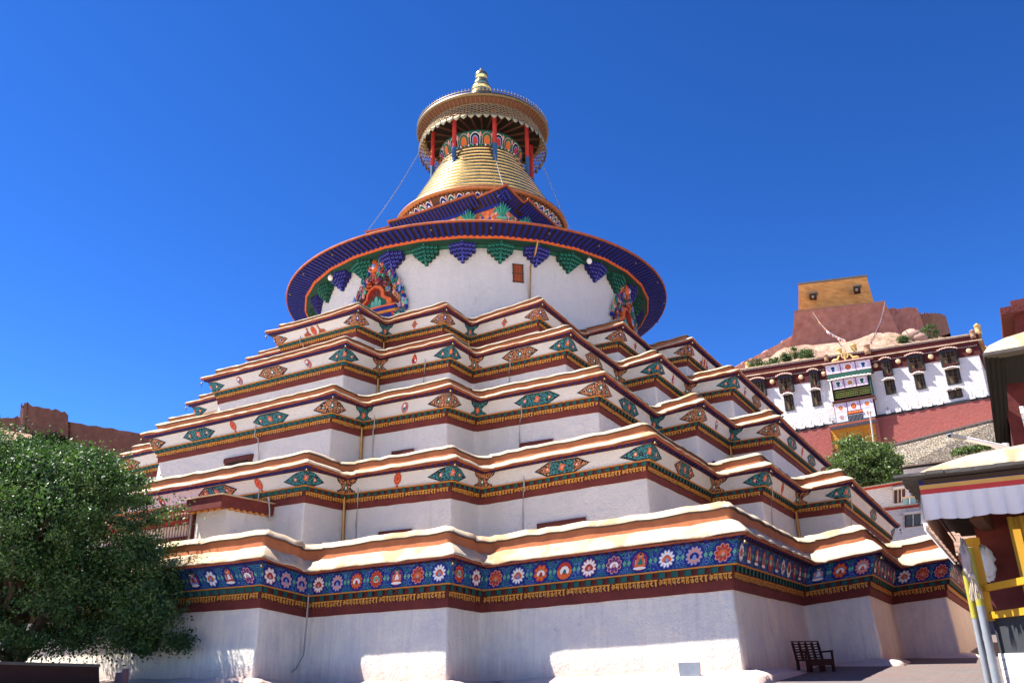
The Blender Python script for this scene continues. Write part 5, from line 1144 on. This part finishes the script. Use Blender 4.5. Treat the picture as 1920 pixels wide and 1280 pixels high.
def flags(P, Q, sag, n, label, seed):
    r = random.Random(seed); t = thing('prayer_flags', label, 'flags', P, 0, 'prayer flag strings below the tower'); b = MB(); c = MB(); pts = [P.lerp(Q, j / n) - Vector((0, 0, sag * math.sin(math.pi * j / n))) for j in range(n + 1)]
    b.tube(pts, .03, CABLE, 4); child(b, 'string', t)
    for j in range(n):
        a, e = pts[j], pts[j].lerp(pts[j + 1], .82); h = Vector((r.uniform(-.2, .2), r.uniform(-.25, .25), -.9 * r.uniform(.5, 1))) * (.75)
        c.face([a, e, e + h, a + h + Vector((.02, .05, 0))], FLAGC[r.randrange(7)])
    child(c, 'flags', t)
flags(at(1524, 585, 226), MO + Vector((-.2, -1, 6.0)), 1.5, 70, 'longer string of faded flags from the bastion down to the left of the roof wheel', 1)
flags(at(1659, 566, 229), MO + Vector((2.6, .5, 5.6)), 1.0, 60, 'shorter steep string of flags from the corner of the bastion', 2)
# ------------------------------------------------------------------ small houses on the slope
def house(label, quad, k, dep, m, wins, par=RED, cop=1):
    t = thing('village_house', label, 'house', at(*quad[0], k), 0, 'small houses below the retaining wall'); b = MB(); pixbox(b, quad, k, dep, m); child(b, 'wall', t)
    (xl, yl), (xr, yr_) = quad[3], quad[2]; b = MB(); pixbox(b, [(xl - 2, yl + 3), (xr + 1, yr_ + 3), (xr + 1, yr_ - 1), (xl - 2, yl - 1)], k - .25, dep + .4, par); pixbox(b, [(xl - 2.5, yl - 1), (xr + 1.5, yr_ - 1), (xr + 1.5, yr_ - 3), (xl - 2.5, yl - 3)], k - .35, dep + .5, COPING); child(b, 'parapet', t)
    for (x0, y0, x1, y1, gm) in wins:
        sl = -(yl - yr_) / (xl - xr) if xl != xr else 0; dy = (x1 - x0) * (yr_ - yl) / (xr - xl); b = MB()
        pixbox(b, [(x0, y1), (x1, y1 + dy), (x1, y0 + dy), (x0, y0)], k - .12, .3, LINTEL); pixbox(b, [(x0 + 2, y1 - 2), (x1 - 2, y1 - 2 + dy), (x1 - 2, y0 + 3 + dy), (x0 + 2, y0 + 3)], k - .16, .2, gm)
        for q in range(1, 3): xm = x0 + (x1 - x0) * q / 3; pixbox(b, [(xm - .6, y1 - 1 + dy * q / 3), (xm + .6, y1 - 1 + dy * q / 3), (xm + .6, y0 + 2 + dy * q / 3), (xm - .6, y0 + 2 + dy * q / 3)], k - .22, .1, WPAINT)
        pixbox(b, [(x0 - 3, y0 + 2), (x1 + 3, y0 + 2 + dy), (x1 + 3, y0 - 2 + dy), (x0 - 3, y0 - 2)], k - .5, .7, CLOTHW); o = child(b, 'window', t)
GLASS = mat('dull_window_glass', (.05, .08, .10), .15, spec=.6); BLUEW = mat('blue_sheet', (.20, .36, .46), .5)
house('whitewashed house with a brown door under the bushy tree', [(1600, 1000), (1720, 990), (1700, 902), (1606, 918)], 66, 7, WBRICK, [(1677, 915, 1697, 943, BROWNWOOD)])
house('lower house with a wide glazed window beside the awning', [(1640, 1090), (1770, 1080), (1768, 940), (1645, 955)], 60, 7, WBRICK, [(1697, 962, 1742, 988, GLASS), (1690, 926 + 30, 1718, 934 + 30, BLUEW)][:1])
house('small flat roofed hut with black eaves left of the cream roof', [(1694, 930), (1800, 918), (1798, 862), (1694, 876)], 72, 6, WBRICK, [], TAR)
t = thing('blue_tank', 'pale blue box on the ledge between the two small houses', 'box', at(1706, 940, 63)); b = MB(); pixbox(b, [(1693, 947), (1718, 943), (1717, 931), (1692, 934)], 61.5, 1.5, BLUEW); pixbox(b, [(1691, 934), (1719, 930.5), (1719, 928), (1691, 931.5)], 61.3, 1.9, COPING); pixbox(b, [(1705, 945), (1706.5, 944.8), (1706, 932), (1704.5, 932.2)], 61.3, .3, WPAINT); child(b, 'box', t)
# ------------------------------------------------------------------ near building at the right edge
nb = thing('prayer_hall', 'near building at the right edge with cream roof, pleated white awning and yellow rails', 'building', (21.4, -20.3, -.4))
b = MB()   # rounded mud roof on a slate edge
XS = [21.28, 21.36, 21.5, 21.75, 22.1, 22.6, 23.3, 24.5, 27.5]; ZS = [.0, .08, .17, .27, .36, .43, .50, .56, .60]
YS = [-20.5, -20.42, -20.2, -19.6, -18, -16, -14.3, -13.6]; YF = [.0, .45, .72, .95, 1, 1, .9, .3]
b.grid([[(x, y, 2.66 + z * f + rng.uniform(-.008, .008)) for x, z in zip(XS, ZS)] for y, f in zip(YS, YF)], COPING, False, True); child(b, 'roof', nb)
DSL = mat('dark_slate_edge', (.085, .078, .072), .9, scale=4, bump=.5, bscale=10)
b = MB(); b.box((24.35, -17.05, 2.63), (6.4, 7.15, .06), DSL)
for j in range(28):
    x = 21.15 + j * .23; b.box((x + rng.uniform(-.02, .02), -20.58 + rng.uniform(-.02, .02), 2.635 + rng.uniform(-.012, .012)), (rng.uniform(.2, .27), .16, rng.uniform(.035, .06)), DSL, rng.uniform(-.05, .05))
for j in range(60): b.box((21.16 + rng.uniform(-.03, .03), -20.5 + j * .115, 2.635 + rng.uniform(-.01, .01)), (.14, .12, .04 + rng.uniform(0, .02)), DSL)
child(b, 'slate_edge', nb)
NAVY = mat('navy_cloth', (.018, .022, .13), .9); YEL = mat('yellow_cloth', (.55, .33, .10), .9); REDC = mat('red_cloth', (.46, .05, .05), .9); PLEAT = mat('white_pleated_cloth', (.62, .60, .60), .9, var=.06)
def pleats(P, d, L, z1, z0, m, n, amp, nrm):
    xs = [L * q / (n * 10) for q in range(n * 10 + 1)]; rows = []
    for z, g in ((z1, .15), ((z1 + z0) / 2, .7), (z0, 1.2)):
        rows.append([Vector(P) + d * x + nrm * (amp * g * (abs((x / L * n) % 1 - .5) * 2) ** 3) + Vector((0, 0, z + (.012 * math.sin(x * 9) if z == z0 else 0))) for x in xs])
    return rows
b = MB(); F0 = Vector((21.33, -20.36, 0)); dx = Vector((1, 0, 0)); ny = Vector((0, -1, 0))
for z1, z0, m in ((2.575, 2.505, NAVY), (2.505, 2.44, YEL), (2.44, 2.36, REDC)):
    b.grid([[F0 + dx * x + Vector((0, 0, z)) for x in (0, 1.5, 3, 6)] for z in (z1, z0)], m, False)
b.grid(pleats(F0, dx, 6, 2.36, 1.955, PLEAT, 27, .085, ny), PLEAT, False, True)
for j in range(12):
    x = .36 + j * .62; b.face([F0 + dx * (x + u) + ny * .004 + Vector((0, 0, 2.54 + v)) for u, v in ((-.035, 0), (0, -.02), (.035, 0), (0, .02))], LBLUE)
child(b, 'awning', nb)
b = MB(); S0 = Vector((21.33, -20.34, 0)); dy = Vector((0, 1, 0)); BRP = mat('shaded_cloth_stripes', (.46, .30, .24), .95, var=.5, scale=14, stretch=(.2, 3, .2))  # side cloth is white; its shade is put into brown stripes
b.grid(pleats(S0, dy, .35, 2.36, 1.93, PLEAT, 3, .06, Vector((-1, 0, 0))), PLEAT, False, True)
b.grid(pleats(S0 + dy * .35, dy, 6.2, 2.36, 1.93, BRP, 44, .05, Vector((-1, 0, 0))), BRP, False, True)
b.grid([[S0 + dy * (.35 + y) + Vector((.05 + .004 * math.sin(y * 40), 0, z)) for y in [6.2 * q / 40 for q in range(41)]] for z in (2.40, 2.33)], REDC, False)
b.grid([[S0 + dy * (.35 + y) + Vector((-.05 - .03 * (q % 2), 0, z)) for q, y in enumerate([6.2 * q / 120 for q in range(121)])] for z in (1.96, 1.86)], PLEAT, False)
child(b, 'side_awning', nb)
b = MB(); PLK = mat('dark_planks', (.05, .032, .022), .85, scale=8, stretch=(8, .6, 1))  # planks in a dark streaky tone
b.box((24.3, -17.1, 2.55), (5.8, 6.6, .06), PLK)
for j in range(24): b.bar((21.5, -20.1 + j * .27, 2.48), (27, -20.1 + j * .27, 2.48), .09, PLK)
b.bar((21.6, -19.75, 2.3), (27, -19.75, 2.3), .22, BROWNWOOD, .26); b.bar((22.0, -19.6, 2.1), (22.35, -14.2, 2.1), .2, BROWNWOOD); child(b, 'ceiling', nb)
pp = at(1842, 1150, 13); gp = Vector((pp.x, pp.y, 0))
b = MB(); b.tube([gp + Vector((0, 0, -.6)), gp + Vector((0, 0, .72))], .062, mat('grey_painted_pole', (.27, .29, .31), .5, scale=5), 14); b.tube([gp + Vector((0, 0, .71)), gp + Vector((0, 0, 1.62))], .060, mat('yellow_green_paint', (.38, .34, .05), .6), 14); child(b, 'post', nb)
b = MB(); g2 = gp + Vector((-.13, .33, 0)); b.tube([g2 + Vector((0, 0, -.6)), g2 + Vector((0, 0, .56))], .05, MATS['grey_painted_pole'], 12); b.tube([g2 + Vector((0, 0, .55)), g2 + Vector((0, 0, 1.3))], .05, MATS['yellow_green_paint'], 12); child(b, 'post', nb)
YP = mat('yellow_ochre_paint', (.60, .30, .015), .6)
rd = Vector((.41, -.91, 0)).normalized(); r0 = gp + Vector((.10, .14, 0)); rn = Vector((rd.y, -rd.x, 0))
b = MB()
b.bar(r0 + Vector((0, 0, .50)), r0 + Vector((0, 0, 1.75)), .11, YP); b.bar(r0 + Vector((-.12, .06, 1.72)), r0 + rd * .1 + Vector((0, 0, 1.72)), .12, YP)
for z in (.58, .99): b.bar(r0 + Vector((0, 0, z)), r0 + rd * 1.6 + Vector((0, 0, z)), .07, YP, .10)
b.bar(r0 + rd * 1.5 + Vector((0, 0, .5)), r0 + rd * 1.5 + Vector((0, 0, 1.7)), .1, YP); child(b, 'railing', nb)
b = MB(); q0 = r0 + rd * -.02
def wl(b, s0, s1, z0, z1, d0, d1, m): b.hexa([q0 + rd * s0 - rn * d0 * -1 + Vector((0, 0, z0)), q0 + rd * s1 + rn * d0 + Vector((0, 0, z0)), q0 + rd * s1 + rn * d1 + Vector((0, 0, z0)), q0 + rd * s0 + rn * d1 + Vector((0, 0, z0)), q0 + rd * s0 + rn * d0 + Vector((0, 0, z1)), q0 + rd * s1 + rn * d0 + Vector((0, 0, z1)), q0 + rd * s1 + rn * d1 + Vector((0, 0, z1)), q0 + rd * s0 + rn * d1 + Vector((0, 0, z1))], m)
wl(b, -.05, 1.8, -.7, .02, -.28, -.02, WBRICK); wl(b, -.03, 1.8, .02, .54, -.25, -.04, mat('charcoal_band', (.035, .04, .045), .9, scale=3)); child(b, 'low_wall', nb)
b = MB(); b.box((24.45, -15.9, 1.0), (5.1, 4.4, 3.2), MAROON); b.box((22.75, -18.12, .7), (.5, .1, 1.9), DARK); child(b, 'inner_wall', nb)
YD = mat('mustard_drape', (.42, .27, .04), .9, scale=3)
for j, (x, wd) in enumerate(((22.42, .34), (22.98, .4))):
    b = MB(); xs = [wd * q / 24 for q in range(25)]; b.grid([[(x + u, -18.5 - .045 * math.sin(u * 38), z) for u in xs] for z in (2.15, 1.6, .75)], YD, False, True); o = child(b, 'curtain', nb)
def cloth(name, label, cat, c, s, m, seed):
    r = random.Random(seed); b = MB(); b.ball((0, 0, 0), 1, m, 22, 16); b.v = [tuple(a * k_ * (1 + .14 * math.sin(9 * a + 6 * z_ + seed) + .10 * math.sin(17 * z_ + 11 * a) + .06 * r.uniform(-1, 1)) for a, k_, z_ in zip(v, s, (v[2], v[0], v[1]))) for v in b.v]
    return tag(b.build(name, None, c), label, cat)
c_ = at(1849, 1055, 14.0); cloth('cloth_bundle', 'crumpled white cloth hung beside the yellow frame', 'cloth', c_, (.14, .12, .27), PLEAT, 3)
c_ = at(1812, 1050, 13); cloth('cloth_bag', 'grey and white cloth bag tied to the top of the grey post', 'bag', c_, (.07, .08, .30), mat('worn_canvas', (.38, .33, .31), .95, scale=6), 5)
t = thing('tassel', 'frayed straw coloured tassel tied to the yellow post', 'tassel', at(1824, 1090, 12.8)); b = MB(); c0 = at(1824, 1086, 12.8); r = random.Random(4)
for j in range(40): b.bar(c0 + Vector((r.uniform(-.03, .03), r.uniform(-.03, .03), .05)), c0 + Vector((r.uniform(-.09, .09), r.uniform(-.09, .09), r.uniform(-.32, -.16))), .010, mat('straw', (.50, .42, .33), .95))
b.ball(c0 + Vector((0, 0, .05)), .05, MATS['straw'], 8, 5); child(b, 'strands', t)

# taller red building behind it
ub = thing('red_building', 'tall red building with black yak hair curtain behind the awning roof', 'building', (22.75, -14.9, -.4))
b = MB(); RW = mat('shaded_red_wall', (.105, .018, .016), .9, scale=2.5, second=(.06, .012, .011), bump=.5, bscale=9)  # red darkened: shade from the roof overhang is put into it
x0, y0 = 22.86, -13.9
b.box((x0 + 3.5, y0 + 3, 2.6), (6.9, 6, 6.4), RW); child(b, 'wall', ub)
b = MB(); b.box((x0 + 3.62, y0 + 2.95, 2.2), (6.62, 6.04, 5.8), WBRICK); b.box((x0 + 4.2, y0 + 17, 2.3), (6.9, 22, 6.0), mat('pink_bounce_wall', (.62, .44, .36), .9, scale=.8)); child(b, 'white_wall', ub)  # the long pink wing is unseen, added to bounce warm light
b = MB(); hr = mat('black_hair_and_void', (.013, .011, .009), .95, scale=10, stretch=(6, 6, .5), bump=.5, bscale=30)
A = at(1846, 664, 18); A2 = at(1882, 662, 18.0); B0 = at(1897, 838, 18.6); B1 = at(1868, 838, 18.4)
ys = [q / 16 for q in range(17)]
b.grid([[A.lerp(A2, q) .lerp(B1.lerp(B0, q), z) + Vector((0, -.05 * math.sin(q * 22 + z * 3), 0)) for q in ys] for z in (0, .2, .4, .6, .8, 1)], hr, False, True)
E_ = A2 + Vector((2.2, -.1, .1)); Eb = E_ + Vector((0, 0, -1.0)); 
b.grid([[A2.lerp(E_, q) for q in ys], [A2.lerp(B0, .32).lerp(Eb, q) + Vector((0, -.04 * math.sin(q * 20), 0)) for q in ys]], hr, False, True); child(b, 'curtain', ub)  # second sheet stands for the dark opening, its shade given as black colour
def rnd_roof(x0_, y0_, x1_, y1_, z, h, ov):
    b = MB(); fx = [0, .03, .1, .25, .5, 1]; fy = [0, .05, .15, .4, .8, 1]; hh = [0, .5, .75, .92, 1, 1.05]; h2 = [0, .55, .8, .95, 1, .9]
    b.grid([[(x0_ + (x1_ - x0_) * a, y0_ + (y1_ - y0_) * c, z + h * p * q) for a, p in zip(fx, hh)] for c, q in zip(fy, h2)], COPING, False, True); return b
A = at(1845, 664, 18)
b = rnd_roof(A.x - .02, A.y - .06, A.x + 5, A.y + 5, A.z, .85, 0); b.box((A.x + 3.45, A.y + 3.4, A.z - .03), (6.95, 7.0, .07), DSL); child(b, 'roof', ub)
A = at(1882, 630, 18.9) + Vector((.30, .1, 0)); b = MB(); b.box((A.x + 3.0, A.y + 3, A.z + .22), (6, 6, 1.25), RW); A4 = at(1880, 578, 18.85)
b.box((A.x + 2.9, A.y + 2.9, A4.z - .02), (6.3, 6.3, .16), BEAM); b.box((A.x + .45, A.y - .02, A.z + .25), (.32, .1, .45), DARK); child(b, 'upper_storey', ub)
b = rnd_roof(A.x - .08, A.y - .12, A.x + 6, A.y + 6, A4.z + .06, .42, 0); child(b, 'upper_roof', ub)
t = thing('security_camera', 'grey camera on a long white pole arm below the red building', 'camera', at(1884, 838, 17.5)); b = MB(); P0, P1 = at(1886, 838, 17.5), at(1808, 822, 17.0); b.tube([P0, P1], .05, WPAINT, 10); b.tube([P0 + Vector((0, 0, .08)), P0 + Vector((0, 0, -.5))], .07, WPAINT, 8); b.tube([P0 + Vector((0, 0, -.1)), P0.lerp(P1, .35) + Vector((0, 0, -.04))], .03, WPAINT, 6); child(b, 'arm', t)
b = MB(); b.bar(at(1809, 822, 17), at(1780, 815.5, 16.8), .085, STEEL, .07); b.tube([at(1783, 816.5, 16.82), at(1779.5, 815.5, 16.8)], .04, IRON, 8); b.bar(at(1809, 820.8, 17), at(1778, 813.6, 16.78), .1, STEEL, .015); child(b, 'housing', t)

# ------------------------------------------------------------------ small things round the foot of the stupa
def bench():
    t = thing('wooden_bench', 'dark carved wooden bench with slatted back in the corner of the white walls', 'bench', (17.95, -14.1, ground_z(17.95, -14.1)), R_(52)); t.scale = (.74, .74, .76)
    BW = mat('dark_bench_wood', (.045, .018, .013), .6, scale=8); L, D, hs, hb = 1.05, .44, .33, .74
    def bm(fn): b = MB(); fn(b); return b
    b = MB(); b.box((0, -.25, hs), (L, D, .05), BW); b.box((0, -.49, hs - .09), (L - .1, .03, .13), BW); b.build('seat', t)
    for x in (-L / 2 + .05, L / 2 - .05, 0):
        b = MB(); b.box((x, -.46, hs / 2), (.07, .07, hs), BW); b.build('leg', t); b = MB(); b.box((x, -.03, hs / 2), (.07, .07, hs), BW); b.build('leg', t)
    b = MB()
    for j in range(5):
        x = -L / 2 + .04 + (L - .08) * j / 4; b.bar((x, -.02, hs), (x, .08, hb + .03), .06, BW); b.ball((x, .085, hb + .05), .045, BW, 8, 5)
    for j in range(7): z = hs + .07 + j * .075; y = -.02 + .1 * (z - hs) / (hb - hs); b.box((0, y, z), (L, .03, .035), BW)
    b.build('backrest', t)
    for x in (-L / 2 + .03, L / 2 - .03):
        b = MB(); b.bar((x, .02, hs + .22), (x, -.5, hs + .24), .05, BW); b.bar((x, -.46, hs), (x, -.46, hs + .24), .05, BW); b.build('armrest', t)
bench()
b = MB(); b.box((16.5, -18.08, -.16), (.42, .05, .26), mat('grey_slate_slab', (.30, .33, .36), .6, scale=5), .05); tag(b.build('stone_slab'), 'small grey slab leaning at the foot of the white wall corner', 'slab')
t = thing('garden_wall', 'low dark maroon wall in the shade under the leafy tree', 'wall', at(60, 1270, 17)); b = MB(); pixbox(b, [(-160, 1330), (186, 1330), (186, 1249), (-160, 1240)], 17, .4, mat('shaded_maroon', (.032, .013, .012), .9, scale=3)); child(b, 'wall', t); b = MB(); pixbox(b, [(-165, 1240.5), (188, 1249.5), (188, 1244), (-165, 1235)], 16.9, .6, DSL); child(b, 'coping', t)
b = MB(); q = at(226, 1285, 18); b.box((0, 0, 0), (.24, .2, .55), mat('pink_stone', (.40, .20, .17), .9, scale=5, bump=.6), .3, .85); b.box((.07, .02, .3), (.09, .12, .1), MATS['pink_stone'], .5); tag(b.build('stone_post', None, q), 'broken pinkish stone post on the paving beside the low dark wall', 'post')
